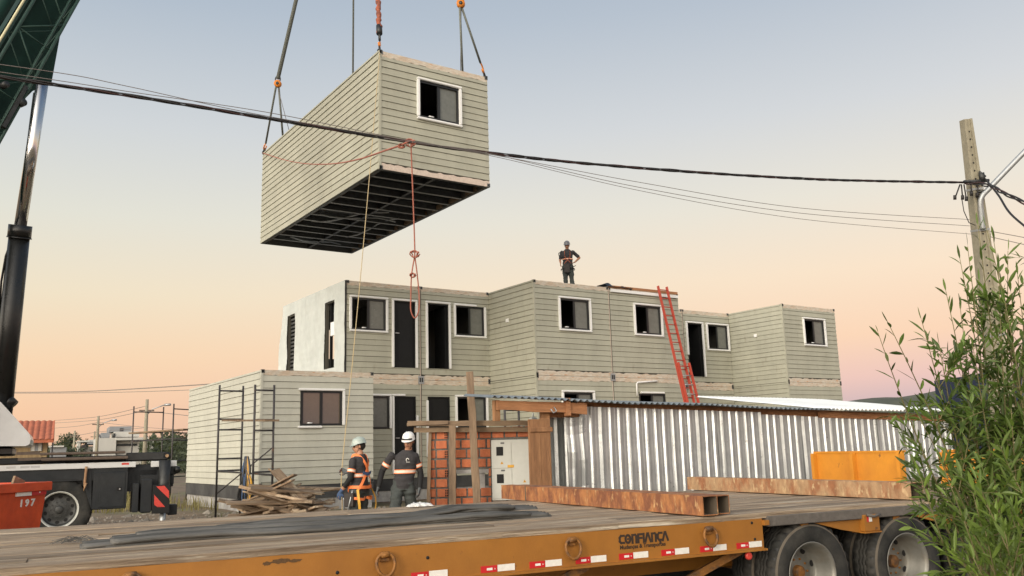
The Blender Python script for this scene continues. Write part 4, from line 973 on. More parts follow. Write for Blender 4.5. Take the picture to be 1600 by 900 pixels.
# overhead cables between the pole on the right and the left edge
PPX = V((14.60, 7.50, 0)); CB = Frame((PPX.x, PPX.y, 0), -7.9167+180)
def cab(pts, off=0):
    return [CB.W(*((lambda q: (q[0], q[1], q[2]))(CB.face(x, y, off)))) for x, y in pts]
import itertools
def smooth_path(P, k=8):
    P = [V(p) for p in P]; out = []
    for i in range(len(P)-1):
        p0, p1, p2, p3 = P[max(i-1, 0)], P[i], P[i+1], P[min(i+2, len(P)-1)]
        for j in range(k):
            t = j/k; out.append(.5*((2*p1)+(-p0+p2)*t+(2*p0-5*p1+4*p2-p3)*t*t+(-p0+3*p1-3*p2+p3)*t*t*t))
    return out+[P[-1]]
bund = smooth_path(cab([(-260, 78), (0, 120), (200, 149), (400, 182), (640, 222), (765, 239), (900, 254), (1100, 270), (1300, 281), (1505, 285)]), 10)
def twisted(P, rad, r, label, name, ms, phases, cat='cable', group=None, pitch=.55):
    o = P[0].copy(); L_ = 0; q = thing(name, o, 0, label, cat, group)
    cum = [0]
    for a, c in zip(P, P[1:]): cum.append(cum[-1]+(c-a).length)
    tot = cum[-1]; n = int(tot/.10); F_ = []
    j = 0
    for i in range(n+1):
        s = tot*i/n
        while j < len(P)-2 and cum[j+1] < s: j += 1
        F_.append((P[j].lerp(P[j+1], (s-cum[j])/(cum[j+1]-cum[j]+1e-9)), s))
    for k, (ph, m) in enumerate(zip(phases, ms)):
        b = MB(); pts = []
        for p, s in F_:
            rr_ = rad*(1+.5*noise.noise(V((s*.8, k, 3)))); a = ph+s/pitch*2*math.pi*.5+1.2*noise.noise(V((s*.4, 0, 0)))
            pts.append(p-o+V((0, math.cos(a)*rr_, math.sin(a)*rr_)))
        b.tube(pts, r, 5); b.build('strand', m, q)
    return q
twisted(bund, .013, .0085, 'thick twisted bundle of black cables crossing the whole photo to the pole', 'power_cable', ['cable', 'cable', 'cabler', 'cable'], [0, 1.5, 3.1, 4.6])
GW = 'thin overhead wires'
def wire(label, pts, off, r=.004, m='wire', g=GW): return wl_thing('overhead_wire', smooth_path(cab(pts, off)), r, m, label, 'wire', g, n=5)
wire('thin upper wire just above the twisted bundle at the left, lower at the pole', [(-260, 66), (80, 112), (200, 135), (420, 182), (765, 241), (1000, 285), (1250, 325), (1515, 343)], .35, .004)
wire('thin wire hugging the top of the twisted bundle', [(-260, 75), (85, 125), (200, 143), (420, 176), (640, 220), (765, 240), (1000, 293), (1250, 333), (1515, 353)], .45, .004)
wire('lowest thin wire running under the bundle to the pole', [(600, 216), (765, 243), (1000, 298), (1250, 342), (1520, 366)], .55, .0035)
# red rope tied over the cable bundle
tie = cab([(641, 222)])[0]; kn = tie+V((-.02, -.02, .03))
def RD(x, y, D): return atD(x, y, D)
Dt = (tie-CAM).dot(fw)
rp = thing('red_rope', tie, 0, 'red rope knotted on the cable bundle and hanging in a long loop', 'rope')
def rel(P): return [p-tie for p in P]
b = MB(); b.tube(rel(smooth_path([RD(642, 224, Dt-.02), RD(645, 300, Dt), RD(648, 388, Dt), RD(647, 405, Dt)])), .0085, 7)
b.tube(rel(smooth_path([RD(648, 400, Dt), RD(643, 430, Dt), RD(642, 465, Dt), RD(642, 485, Dt), RD(648, 497, Dt+.02), RD(654, 486, Dt), RD(655, 465, Dt), RD(652, 430, Dt), RD(648, 400, Dt)])), .008, 7)
for cx, cy, k in ((648, 397, 1), (645, 430, .6), (641, 223, 1.1)):
    P = [RD(cx+(6*math.cos(a)+2*math.cos(2.3*a))*k, cy+(6*math.sin(a)*.8+1.5*math.sin(1.7*a))*k, Dt-.02+.02*math.sin(3*a)) for a in [i*.55 for i in range(26)]]; b.tube(rel(P), .0075, 6)
b.build('hanging_loop', 'ropered', rp)
b = MB(); far = onX(411, 238, 8.04); far = V((8.04, 24.9, hz-.02)); P = [tie+V((0, 0, .02)), RD(628, 226, Dt), RD(600, 236, 12), RD(560, 249, 14.5), RD(520, 256, 17), RD(480, 256, 20), RD(445, 250, 23), far]
b.tube(rel(smooth_path(P, 6)), .012, 6); P = [RD(cx+4*math.cos(a), 228+3*math.sin(a), Dt) for a in [i*.6 for i in range(16)] for cx in (628-.25*a,)]; b.tube(rel(P), .012, 6); b.build('slack_line', 'ropered', rp)
# ================================================================== UTILITY POLE
ptop = atD(1509, 187, 15); pb = atD(1577, 712, 15.1); pb.z = gz(pb.x, pb.y)
pole = thing('utility_pole', pb, 0, 'tall tapered concrete utility pole with rows of holes, behind the leafy shrub', 'utility pole')
ax = (ptop-pb); Lp = ax.length; ax.normalize(); fa = V((.553, .813, 0)); sa = ax.cross(fa).normalized(); fa = sa.cross(ax).normalized()
b = MB(); n = 24; P = []
for i in range(n+1):
    f = i/n; w2 = .185-.115*f; d2 = .17-.09*f; c = ax*(Lp*f)
    for u, v in ((-1, -1), (-.45, -1), (-.4, -.72), (.4, -.72), (.45, -1), (1, -1), (1, 1), (-1, 1)): P.append(tuple(c+sa*(u*w2)+fa*(v*d2)))
b.add(P, [(i*8+j, i*8+(j+1) % 8, i*8+8+(j+1) % 8, i*8+8+j) for i in range(n) for j in range(8)]+[tuple(range(7, -1, -1)), tuple(n*8+j for j in range(8))])
b.mi = 1
for i in range(46):
    z = .8+i*.135
    if z > Lp-.1: break
    f = z/Lp; d2 = .17-.09*f
    b.lathe(ax*z-fa*(d2*.72+.002), fa, [(0, 0), (0, .016)], 8)
b.build('shaft', ['poleconc', 'black'], pole)
prel = lambda x, y, D=14.85: atD(x, y, D)-pb
b = MB(); b.tube([prel(1528, 300)+V((0, 0, 0)), prel(1546, 296)], .018, 6); b.tube([prel(1507, 284), prel(1545, 282)], .03, 8); b.build('crossbar', 'steel_dk', pole)
for k, (x0, y0, x1, y1) in enumerate(((1500, 288, 1492, 310), (1502, 288, 1504, 310), (1506, 288, 1510, 312), (1517, 288, 1518, 304), (1528, 290, 1527, 306))):
    b = MB(); b.tube([prel(x0, y0), prel(x1, y1)], .012, 5); b.tube([prel(x1, y1-5), prel(x1, y1+2)], .026, 6); b.build('drop_lead', ['cabler', 'cable'][k % 2] if 0 else 'cable', pole)
b = MB(); b.tube([prel(1533, 270), prel(1536, 284)], .05, 8); b.tube([prel(1530, 268), prel(1540, 276)], .02, 6); b.build('connector', 'steel_dk', pole)
b = MB(); b.tube([prel(*q) for q in ((1503, 312), (1506, 330), (1514, 348), (1524, 352))], .008, 5); b.build('thin_lead', 'cable', pole)
b = MB(); b.tube(smooth_path([prel(1536, 358), prel(1534, 340), prel(1532, 318), prel(1535, 306), prel(1548, 292), prel(1600, 238), prel(1680, 158)], 6), .045, 10); b.build('lamp_arm', 'galv', pole)
for z in (3.1, 4.9, 5.6):
    b = MB(); f = z/Lp; w2 = .185-.115*f+.006; d2 = .17-.09*f+.006
    for hh in (0, ): 
        P = [ax*(z+h)+sa*(u*w2)+fa*(v*d2) for h in (0, .035) for u, v in ((-1, -1), (1, -1), (1, 1), (-1, 1))]; b.add([tuple(p) for p in P], [(0, 1, 5, 4), (1, 2, 6, 5), (2, 3, 7, 6), (3, 0, 4, 7)])
    b.build('band', 'galv', pole)
CB2 = Frame((PPX.x, PPX.y, 0), -7.9167)
def cab2(pts, D0, D1):
    n = len(pts); return [atD(x, y, D0+(D1-D0)*i/(n-1)) for i, (x, y) in enumerate(pts)]
twisted(smooth_path(cab2([(1505, 285), (1545, 290), (1575, 305), (1640, 335)], 14.85, 12), 6), .022, .0125, 'twisted cable bundle leaving the pole to the right edge', 'power_cable', ['cable', 'cable', 'cabler'], [0, 2, 4])
wl_thing('overhead_wire', smooth_path(cab2([(1540, 280), (1560, 305), (1580, 335), (1625, 372)], 14.8, 12)), .016, 'cable', 'single dark cable dropping steeply right of the pole', 'wire')
wire('thin wire from the pole to the right edge, the higher of two', [(1548, 365), (1600, 378), (1700, 400)], .35) if 0 else None
wl_thing('overhead_wire', smooth_path(cab2([(1530, 358), (1600, 371), (1660, 382)], 15, 14)), .006, 'wire', 'upper thin wire from the pole to the right edge', 'wire', GW)
wl_thing('overhead_wire', smooth_path(cab2([(1530, 366), (1600, 382), (1660, 396)], 15, 14)), .006, 'wire', 'lower thin wire from the pole to the right edge', 'wire', GW)

# ================================================================== ZINC SHED
SP = atD(905, 632, 14); SF = Frame((SP.x, SP.y, 0), -3.4)
sh = thing('shed', (SP.x, SP.y, 0), -3.4, 'long low shed of corrugated zinc sheets with an open timber bay at its left end', 'shed')
def trap(u, pitch=.188, h=.030):      # trapezoid profile depth at u
    q = (u/pitch) % 1
    if q < .10: return h*q/.10
    if q < .24: return h
    if q < .34: return h*(.34-q)/.10
    return .003*math.sin((q-.34)/.66*math.pi*4)
def sheet(name, u0, u1, zb, ztf, w0, m, parent, lean=0, seed=0, dent=.0):
    b = MB(); b.smooth = False; st = .0111*2; n = int((u1-u0)/st); nz_ = 14; P = []
    for j in range(nz_+1):
        for i in range(n+1):
            u = u0+(u1-u0)*i/n; zt = ztf(u); z = zb+(zt-zb)*j/nz_
            d = -trap(u) + .010*noise.noise(V((u*.9, z*.8, seed))) + dent*noise.noise(V((u*3.0, z*2.4, seed+3)))
            P.append((u+lean*(z-zb), w0+d, z))
    b.add(P, [(j*(n+1)+i, j*(n+1)+i+1, (j+1)*(n+1)+i+1, (j+1)*(n+1)+i) for j in range(nz_) for i in range(n)])
    return b.build(name, m, parent)
zt0 = SF.sz(905, 634)[1]; zt1 = SF.sz(1450, 652)[1]; LE = SF.sz(1450, 652)[0]
ztop = lambda u: zt0+(zt1-zt0)*u/LE
u_ = 0
for k, (ua, ub, dz) in enumerate(((0.0, .95, -.0), (.93, 1.93, .0), (1.91, 2.95, .0), (2.93, 4.0, .0), (3.98, 5.06, -.04), (5.04, 6.15, -.05), (6.13, 7.2, -.04), (7.18, 8.2, -.0), (8.18, LE+.7, 0))):
    sheet('wall_sheet', ua, ub, .25, lambda u: ztop(u)+dz-.01, -.006*(k % 2), 'zinc', sh, seed=k, dent=.006)
ul_, _z = SF.sz(887, 650, -.05)
zz = SF.sz(887, 651, -.05)[1]
sheet('loose_sheet', ul_, .12, .25, lambda u: zz+.02*math.sin(u*9), -.05, 'zinc', sh, lean=-.02, seed=31, dent=.035)
# header timber over the sheets
b = MB(); b.box(.05, LE+.8, .02, .07, 1.9, 1.901) if 0 else None
P = []
for u in (.02, LE*.5, LE+.7): P += [(u, .02, ztop(u)-.06), (u, .07, ztop(u)-.06), (u, .07, ztop(u)+.07), (u, .02, ztop(u)+.07)]
b.add(P, [(i*4+j, i*4+(j+1) % 4, i*4+4+(j+1) % 4, i*4+4+j) for i in range(2) for j in range(4)]+[(0, 1, 2, 3), (11, 10, 9, 8)]); b.build('wall_plate', 'timber', sh)
P = []; b = MB()
for u in (LE*.62, LE+.8): P += [(u, -.04, ztop(u)-.075), (u, -.01, ztop(u)-.075), (u, -.01, ztop(u)+.03), (u, -.04, ztop(u)+.03)]
b.add(P, [(j, (j+1) % 4, 4+(j+1) % 4, 4+j) for j in range(4)]+[(0, 1, 2, 3), (7, 6, 5, 4)]); b.build('fascia_board', 'timber', sh)
# fascia over the open bay
fa0 = SF.sz(775, 634, -.22); fa1 = SF.sz(915, 641, -.22)
b = MB(); n = 12; P = []
for i in range(n+1):
    f = i/n; u = fa0[0]+(fa1[0]-fa0[0])*f; z = fa0[1]+(fa1[1]-fa0[1])*f; h = .135+.035*f
    e = .008*math.sin(f*11); P += [(u, -.26, z-.06+e), (u, -.22, z-.06+e), (u, -.22, z-.06+h), (u, -.26, z-.06+h)]
b.add(P, [(i*4+j, i*4+(j+1) % 4, i*4+4+(j+1) % 4, i*4+4+j) for i in range(n) for j in range(4)]+[(0, 1, 2, 3), (n*4+3, n*4+2, n*4+1, n*4)]); b.build('fascia_beam', 'timber', sh)
def post(x, ytop, w0, wd, name='post', m='timberz', dp=.08, zb=.2, parent=sh, fr=SF):
    u, z = fr.sz(x, ytop, w0); b = MB(); b.box(u-wd/2, u+wd/2, w0, w0+dp, zb, z, .006); return b.build(name, m, parent)
post(777, 625, -.20, .09, zb=SF.sz(777, 658, -.2)[1]); post(888, 622, -.29, .08, m='timber', zb=SF.sz(888, 650, -.29)[1]); post(853, 636, -.17, .13, dp=.09)
u0, z0 = SF.sz(845, 655, -.30); b = MB(); b.box(u0-.21, u0-.02, -.30, -.26, .25, z0, .008); b.box(u0-.015, u0+.16, -.30, -.26, .25, z0+.01, .008); b.box(u0-.2, u0+.19, -.325, -.302, z0-.19, z0-.12, .006); b.build('door_boards', 'timberz', sh)
u0, _ = SF.sz(860, 700, .35); u1, z1 = SF.sz(893, 648, .35)
sheet('inner_sheet', u0-.1, u1+.5, .25, lambda u: z1-.0, .45, 'zinc', sh, seed=77)
b = MB(); b.box(-2.0, .0, 2.6, 2.64, .25, 1.2); b.build('back_boards', 'timberz', sh) if 0 else None
b = MB(); u0, z0 = SF.sz(893, 634, -.27); b.tube([(u0-.33, -.28, z0-.02), (u0-.30, -.3, z0-.08), (u0-.36, -.3, z0-.11), (u0-.40, -.29, z0-.05)], .010, 6); b.build('wire_hook', 'galv', sh)
b = MB(); _u = SF.sz(858, 645, .02)[0]; b.box(_u, .3, .02, .07, SF.sz(880, 650, .02)[1]-.02, SF.sz(880, 632, .02)[1]); b.build('inner_beam', 'timber', sh)
# roof: wavy sheets rising to the back
def roof(name, u0, u1, w0, w1, zf, m, rise, parent=sh, th=.006, amp=.017):
    b = MB(); n = int((u1-u0)/.0148); nw = 5; P = []
    for t in (0, th):
        for j in range(nw+1):
            for i in range(n+1):
                u = u0+(u1-u0)*i/n; w_ = w0+(w1-w0)*j/nw; w_ += (.015*noise.noise(V((u*.9, 0, 4))) if j == 0 else 0)
                P.append((u, w_, zf(u)+(w_-w0)*rise+amp*math.sin(u*2*math.pi/.118)+t+.012*noise.noise(V((u*.6, w_, 9)))))
    k = (n+1)*(nw+1); b.smooth = True
    Fq = [(j*(n+1)+i, j*(n+1)+i+1, (j+1)*(n+1)+i+1, (j+1)*(n+1)+i) for j in range(nw) for i in range(n)]
    b.add(P, Fq+[tuple(k+q for q in f) for f in Fq]+[(i, i+1, i+1+k, i+k) for i in range(n)])
    return b.build(name, m, parent)
ze0 = SF.sz(905, 626, -.35)[1]; ze1 = SF.sz(1225, 640, -.35)[1]; zu0, zu1 = SF.sz(905, 626, -.35)[0], SF.sz(1225, 640, -.35)[0]
zfe = lambda u: ze0+(ze1-ze0)*(u-zu0)/(zu1-zu0)
uL = SF.sz(768, 618, -.35)[0]
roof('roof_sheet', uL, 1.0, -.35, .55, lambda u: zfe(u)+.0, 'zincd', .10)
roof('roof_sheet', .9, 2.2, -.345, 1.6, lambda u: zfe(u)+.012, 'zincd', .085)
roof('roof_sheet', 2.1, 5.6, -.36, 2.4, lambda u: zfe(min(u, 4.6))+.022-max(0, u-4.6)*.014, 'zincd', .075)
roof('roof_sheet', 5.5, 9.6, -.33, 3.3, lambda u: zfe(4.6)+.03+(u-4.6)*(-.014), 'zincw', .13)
b = MB(); b.box(3.2, 9.5, 3.0, 3.08, 1.9, 2.3); b.build('back_beam', 'timber', sh)
sheet('back_sheet', 3.3, 9.3, .25, lambda u: 2.35, 3.1, 'zinc', sh, seed=40) 
# lower side of the shed's bay: two far frames seen through it
for x in (796, 808):
    pass

# ================================================================== BRICK PIER WITH METER BOX
bp = atD(672, 785, 14.0); BO = (bp.x, bp.y, .2); BF = Frame(BO, -35)
bw = thing('brick_pier', BO, -35, 'unfinished red hollow-brick wall with thick grey mortar and a small opening', 'brick wall')
def bz(x, y, w=0): return BF.loc(BF.W(0, 0, 0)) and (lambda q: (q[0], q[1]))(BF.sz(x, y, w))
sW, zB = bz(828, 672); _, zT = bz(672, 672); L = bz(770, 700)[0]; ox0, oz0 = bz(713, 765); ox1, oz1 = bz(762, 733); mx0, mz0 = bz(769, 757); mx1, mz1 = bz(829, 686)
_, zr0 = bz(700, 780)
rr = random.Random(21); b = MB(); b.mi = 1
hole = lambda u, z: (ox0 < u < ox1 and oz0 < z < oz1) or (mx0-.005 < u < mx1+.4 and mz0-.35 < z < mz1)
Wt = sW+.02; zmax = zT+.02
us = [0.008, ox0, ox1, mx0, mx1, Wt]; zs = [0, oz0, oz1, mz1, zmax]; 
us = sorted(us); zs = sorted(set(zs+[max(0, mz0-.35)]))
for a, c in zip(us, us[1:]):
    for d, e in zip(zs, zs[1:]):
        if not hole((a+c)/2, (d+e)/2): b.box(a, c, .012, .16, d, e)
rowh = .152; z = zT-rowh*math.floor(zT/rowh)-.005; k = 0
end = .30     # the left pier, where the brick ends show their holes
while z < zmax-.02:
    h = min(.135, zmax-z); 
    x = 0.0; first = True
    xs_ = []
    if k % 2: xs_ = [(.0, .085), (.10, .285)]
    else: xs_ = [(.0, .10), (.115, .30)]
    x = .31+(0 if k % 2 else .09)
    if k % 2 == 0: xs_.append((.312, .39))
    while x < Wt:
        xs_.append((x, min(x+.19, Wt))); x += .205
    for (a, c) in xs_:
        if c-a < .03: continue
        pieces = [(a, c)]
        if z+h*.5 > oz0-.01 and z+h*.5 < oz1+.02: pieces = cuts([(ox0-.01, ox1+.01)], a, c)
        if z+h*.8 > mz0-.3 and z+h*.4 < mz1: pieces = [q for p in pieces for q in cuts([(mx0-.01, mx1+.4)], *p)]
        for (a, c) in pieces:
            if c-a < .035: continue
            j = rr.uniform(-.004, .004); b.mi = 0; b.box(a+.006, c-.008, -.006+j, .05, z+rr.uniform(-.003, .003)+.008, z+h-.002, .005)
            if .09 < a < .13 and k % 2 == 0 or (.09 < a < .13 and rr.random() < .3):
                b.mi = 2
                for hx in (c-.055, c-.028):
                    for hz_ in (.018, .055, .092): b.box(hx, hx+.018, -.0085+j, -.0065+j, z+hz_, z+hz_+.026)
    z += rowh; k += 1
b.build('masonry', ['brick', 'mortar', 'black'], bw)
b = MB(); b.box(ox0-.04, ox1+.04, -.008, .15, oz1-.06, oz1+.0); b.box(ox1-.14, ox1-.05, .02, .12, oz0, oz1-.06); b.build('lintel', 'concrete', bw)
mb_ = thing('meter_box', BF.W(mx0, -.02, mz0-.0), -35, 'pale grey electricity meter box with two small dark windows set in the brick wall', 'meter box')
mw, mh = mx1-mx0, mz1-mz0; g = MB(); g.box(0, mw+.03, -.0, .15, -.25, mh, .008); g.build('cabinet', 'boxwhite', mb_)
for (a, c, d, e) in ((.012, mw*.50, mh*.36, mh-.03), (.012, mw*.50, -.22, mh*.34), (mw*.53, mw+.015, -.22, mh-.03)):
    g = MB(); g.box(a, c, -.012, .0, d, e, .003); dd_ = g.build('door', 'boxwhite', mb_)
    if c < mw*.6:
        g = MB(); g.box(a+(c-a)*.22, a+(c-a)*.58, -.016, -.012, e-.30+.08 if e-d > .2 else d, e-.08, .003) ; g.build('viewing_window', 'black', dd_)
        g = MB(); g.box(a+(c-a)*.45, a+(c-a)*.65, -.022, -.012, e-.035, e-.01, .004); g.build('latch', 'steel_mid', dd_)
g = MB()
for (cx, cz, s) in ((mw*.26, mh*.48, .026), (mw*.82, -.02+.06, .026)):
    g.add([(cx-s, -.0135, cz-s*.8), (cx+s, -.0135, cz-s*.8), (cx, -.0135, cz+s)], [(0, 1, 2)])
g.mi = 1
for (cx, cz, s) in ((mw*.26, mh*.48, .026), (mw*.82, .04, .026)): g.box(cx-.003, cx+.003, -.0145, -.0136, cz-.012, cz+.008)
g.mi = 0; g.box(mw*.40, mw*.56, -.0165, -.0135, mh*.37, mh*.43)
g.build('warning_sticker', ['amber', 'black'], mb_)
# rough timber frame in front of the wall
tf = thing('timber_frame', (bp.x, bp.y, .2), -35, 'rough grey timber formwork of posts and two crossboards in front of the bricks', 'timber frame')
def tb(x0, y0, x1, y1, wd, w_=-.2, dp=.06, m='timberg', name='crossboard', seed=0):
    a = BF.sz(x0, y0, w_); c = BF.sz(x1, y1, w_); b = MB(); n = 10; rr = random.Random(seed); P = []
    A, Bv = V((a[0], w_, a[1])), V((c[0], w_, c[1])); d = (Bv-A).normalized(); u = V((-d.z, 0, d.x))
    for i in range(n+1):
        p = A+(Bv-A)*i/n+u*rr.uniform(-.004, .004); h = wd/2*(1+rr.uniform(-.05, .05))
        P += [tuple(p-u*h+V((0, -dp/2, 0))), tuple(p+u*h+V((0, -dp/2, 0))), tuple(p+u*h+V((0, dp/2, 0))), tuple(p-u*h+V((0, dp/2, 0)))]
    b.add(P, [(i*4+j, i*4+(j+1) % 4, i*4+4+(j+1) % 4, i*4+4+j) for i in range(n) for j in range(4)]+[(0, 1, 2, 3), (n*4+3, n*4+2, n*4+1, n*4)]); return b.build(name, m, tf)
tb(637, 662, 828, 661, .085, -.16, seed=1); tb(647, 672, 828, 671, .075, -.08, seed=2); tb(636, 663, 700, 660, .05, -.23, dp=.03, seed=5)
tb(707, 665, 707, 800, .105, -.22, m='timbergz', name='upright', seed=3); tb(734, 581, 746, 800, .115, -.34, dp=.09, m='timbergz', name='upright', seed=4)
tb(672, 676, 669, 800, .05, -.04, dp=.04, m='timbergz', name='upright', seed=6)

# ================================================================== RED LADDER
la, lb = onY(1028, 447, 20.3), onY(1042, 447.5, 20.3); ga = V((19.75, 18.75, gz(19.7, 18.7)))
q0 = onY(1068, 618, 19.42); q1 = onY(1083, 618, 19.42)
ld_t = thing('extension_ladder', (q0.x, q0.y, 0), 0, 'red extension ladder leaning on the roof edge of the upper module', 'ladder')
dL = (q0-la).normalized(); base = la+dL*((la.z-.3)/-dL.z)
Wl = V((.42, 0, 0)); dn = V((0, dL.z, -dL.y)).normalized()
if dn.y > 0: dn = -dn
ori = V((q0.x, q0.y, 0))
def ladder(k0, k1, wd, off, name):
    A = la+dL*k0+dn*off-ori; Bq = la+dL*k1+dn*off-ori
    for s in (0, wd): 
        b = MB(); b.obox(A+V((s, 0, 0)), Bq+V((s, 0, 0)), .035, .085, up=(1, 0, 0)) if 0 else b.obox(A+V((s, 0, 0)), Bq+V((s, 0, 0)), .04, .08); b.build('rail', 'laddr', ld_t)
    n = int((k1-k0)/.30)
    for i in range(n): 
        p = A+dL*(.12+i*.30); b = MB(); b.tube([p, p+V((wd, 0, 0))], .016, 8); b.build('rung', 'alu' if i and name else 'laddr', ld_t)
Lt = (base-la).length
ladder(0, Lt*.62, .38, .0, 0); ladder(Lt*.40, Lt, .46, .10, 1)

# ================================================================== SCAFFOLDS
def scaffold(name, label, legs, D_h, levels, r=.022, m='scaff', group='steel scaffold frames'):
    """legs: list of (world base xy, top z); levels: z of bars joining leg pairs"""
def sframe(p, q, zt, zb, bars, label, group, plank=None, m='scaff', brace=False):
    o = thing('scaffold', (p[0], p[1], zb), math.degrees(math.atan2(q[1]-p[1], q[0]-p[0])), label, 'scaffold', group); L = math.hypot(q[0]-p[0], q[1]-p[1])
    for x in (0, L):
        b = MB(); b.tube([(x, 0, 0), (x, 0, zt-zb+(.0))], .024, 8); b.build('upright', m, o)
    for z in bars: MB().tube([(0, 0, z-zb), (L, 0, z-zb)], .019, 8).build('bar', m, o)
    return o
a1, a2 = atD(337, 798, 19.2), atD(375, 790, 19.6); t1 = atD(338, 599, 19.2).z
bars = [atD(338, y, 19.2).z for y in (608, 654, 671, 717, 736, 784)]
sframe(a1, a2, t1, .32, bars, 'farther steel scaffold frame leaning by the left flank of the end module', 'scaffold frames at the end module')
a3, a4 = atD(394, 792, 17.2), atD(425, 772, 17.5); t1 = atD(402, 598, 17.2).z
bars = [atD(400, y, 17.2).z for y in (607, 655, 672, 718, 738, 770)]
sframe(a3, a4, t1, .32, bars, 'nearer steel scaffold frame at the front corner of the end module', 'scaffold frames at the end module')
b = MB(); c0, c1 = V(atD(357, 657, 19.1)), V(atD(425, 657, 17.2)); o0 = c0.copy(); b.obox(c0-o0, c1-o0, .3, .04); b.build('board', 'timberg').location = o0
tag(bpy.data.objects['board'], 'dark scaffold board between the two frames at the end module', 'board')
b = MB(); c0, c1 = V(atD(340, 736, 19.3)), V(atD(425, 742, 17.3)); b.tube([c0-c0, c1-c0], .02, 6); b.tube([V(atD(338, 772, 19.3))-c0, V(atD(425, 700, 17.3))-c0], .014, 6)
o = b.build('scaffold_brace', 'scaff'); o.location = c0; tag(o, 'thin steel braces joining the two scaffold frames at the end module', 'brace')
for k, (xa, xb, yt, D, lb_) in enumerate(((205, 252, 634, 30, 'left far scaffold frame in front of the grey houses'), (268, 293, 630, 28.5, 'right far scaffold frame beside the end module'))):
    p, q = atD(xa, 722, D), atD(xb, 722, D+.8); z = atD(xa, yt, D).z
    bars = [atD(xa, y, D).z for y in (643 if k == 0 else 638, 676, 688, 720, 745)]
    sframe(p, q, z, .3, bars, lb_, 'far scaffold frames')
c0, c1 = V(atD(207, 677, 29.8)), V(atD(292, 671, 29)); b = MB(); b.obox(c0-c0, c1-c0, .35, .05); o = b.build('board', 'timberg'); o.location = c0; tag(o, 'pale scaffold board between the two far frames', 'board')
c0, c1 = V(atD(207, 690, 29.8)), V(atD(292, 684, 29)); b = MB(); b.tube([c0-c0, c1-c0], .02, 6); o = b.build('steel_tube', 'scaff'); o.location = c0; tag(o, 'thin tube joining the two far scaffold frames', 'tube')
# scaffold seen through the shed bay
p, q = atD(790, 700, 17.5), atD(812, 700, 17.8); sframe(p, q, atD(790, 632, 17.5).z, .3, [atD(790, 640, 17.5).z, atD(790, 660, 17.5).z], 'dark scaffold frame seen through the open bay of the shed', 'scaffold frames at the end module')
p = atD(833, 655, 14.5); o = thing('flood_lamp', p, 0, 'small white lamp holder standing beside the shed door boards', 'lamp'); b = MB(); b.tube([(0, 0, -1.9), (0, 0, -.1)], .012, 6); b.build('stand', 'galv', o); b = MB(); b.box(-.05, .05, -.04, .04, -.12, .03, .01); b.tube([(0, 0, .03), (0, 0, .1)], .015, 6); b.build('housing', 'boxwhite', o)
# harness hanging on the near scaffold frame
p = atD(385, 742, 16.9); hn = thing('safety_harness', p, -30, 'blue, black and yellow safety harness hanging on the near scaffold frame', 'harness')
rr = random.Random(6)
for nm, m, n_, sp in (('blue_strap', 'gloveb', 4, .10), ('yellow_strap', 'amber', 4, .13), ('black_strap', 'cylblack', 7, .14)):
    b = MB()
    for i in range(n_):
        x = rr.uniform(-sp, sp); P = [(x*.2, -.02, .35), (x*.6+rr.uniform(-.03, .03), -.05, .1), (x+rr.uniform(-.05, .05), -.06, -.15), (x*1.2, -.05, -.40), (x*.6, -.04, -.52)]
        b.tube(smooth_path(P, 4), .022, 6)
    b.build(nm, m, hn)

# ================================================================== SCRAP TIMBER PILE
rr = random.Random(12)
pc = atD(455, 792, 15.2); ang0 = math.atan2(RT.y, RT.x)
def scrap(cx, dz, L, a, tilt, wd, th, dep, lab=None, grp='boards of the scrap timber pile'):
    b = MB(); n = 4; P = []; bow = rr.uniform(-.02, .02)
    for i in range(n+1):
        x = L*(i/n-.5); z = bow*math.sin(math.pi*i/n); P += [(x, -wd/2, z), (x, wd/2, z), (x, wd/2, z+th), (x, -wd/2, z+th)]
    b.add(P, [(i*4+j, i*4+(j+1) % 4, i*4+4+(j+1) % 4, i*4+4+j) for i in range(n) for j in range(4)]+[(0, 1, 2, 3), (n*4+3, n*4+2, n*4+1, n*4)])
    o = b.build('scrap_board', 'scrap'); p = atD(cx, 792, 15.2)+V((fw.x, fw.y, 0))*dep
    o.location = (p.x, p.y, gz(p.x, p.y)+dz); o.rotation_euler = (rr.uniform(-.3, .3), -R(tilt), ang0+R(a)); return tag(o, lab or 'weathered scrap board in the heap behind the men, between scaffold and first man', 'board', grp)
for i in range(95):
    u = rr.random(); h = rr.random()
    cx = 455+(u-.5)*110*(1-.4*h); dz = .02+h*.80*(1-abs(u-.42)*1.1)
    scrap(cx, max(.03, dz), rr.uniform(.7, 1.7), rr.gauss(0, 32), rr.gauss(-4, 13), rr.uniform(.06, .17), rr.uniform(.02, .05), rr.uniform(-.5, .7))
for i in range(14): scrap(rr.uniform(495, 545), .04+rr.random()*.30, rr.uniform(.7, 1.4), rr.uniform(-20, 20), rr.uniform(-7, 9), .1, .025, rr.uniform(-.3, .5))
for i in range(5): scrap(430+rr.uniform(-12, 25), .55+i*.07, rr.uniform(.7, 1.1), rr.uniform(-30, 10), rr.uniform(10, 26), .14, .025, rr.uniform(-.3, .2))
scrap(395, .18, 2.3, -6, 13, .13, .05, -.6, 'long pale plank ramping up onto the left side of the scrap timber heap', None)
scrap(370, .05, 2.0, 4, 3, .22, .05, -.8, 'flat pale plank on the ground left of the scrap timber heap', None)

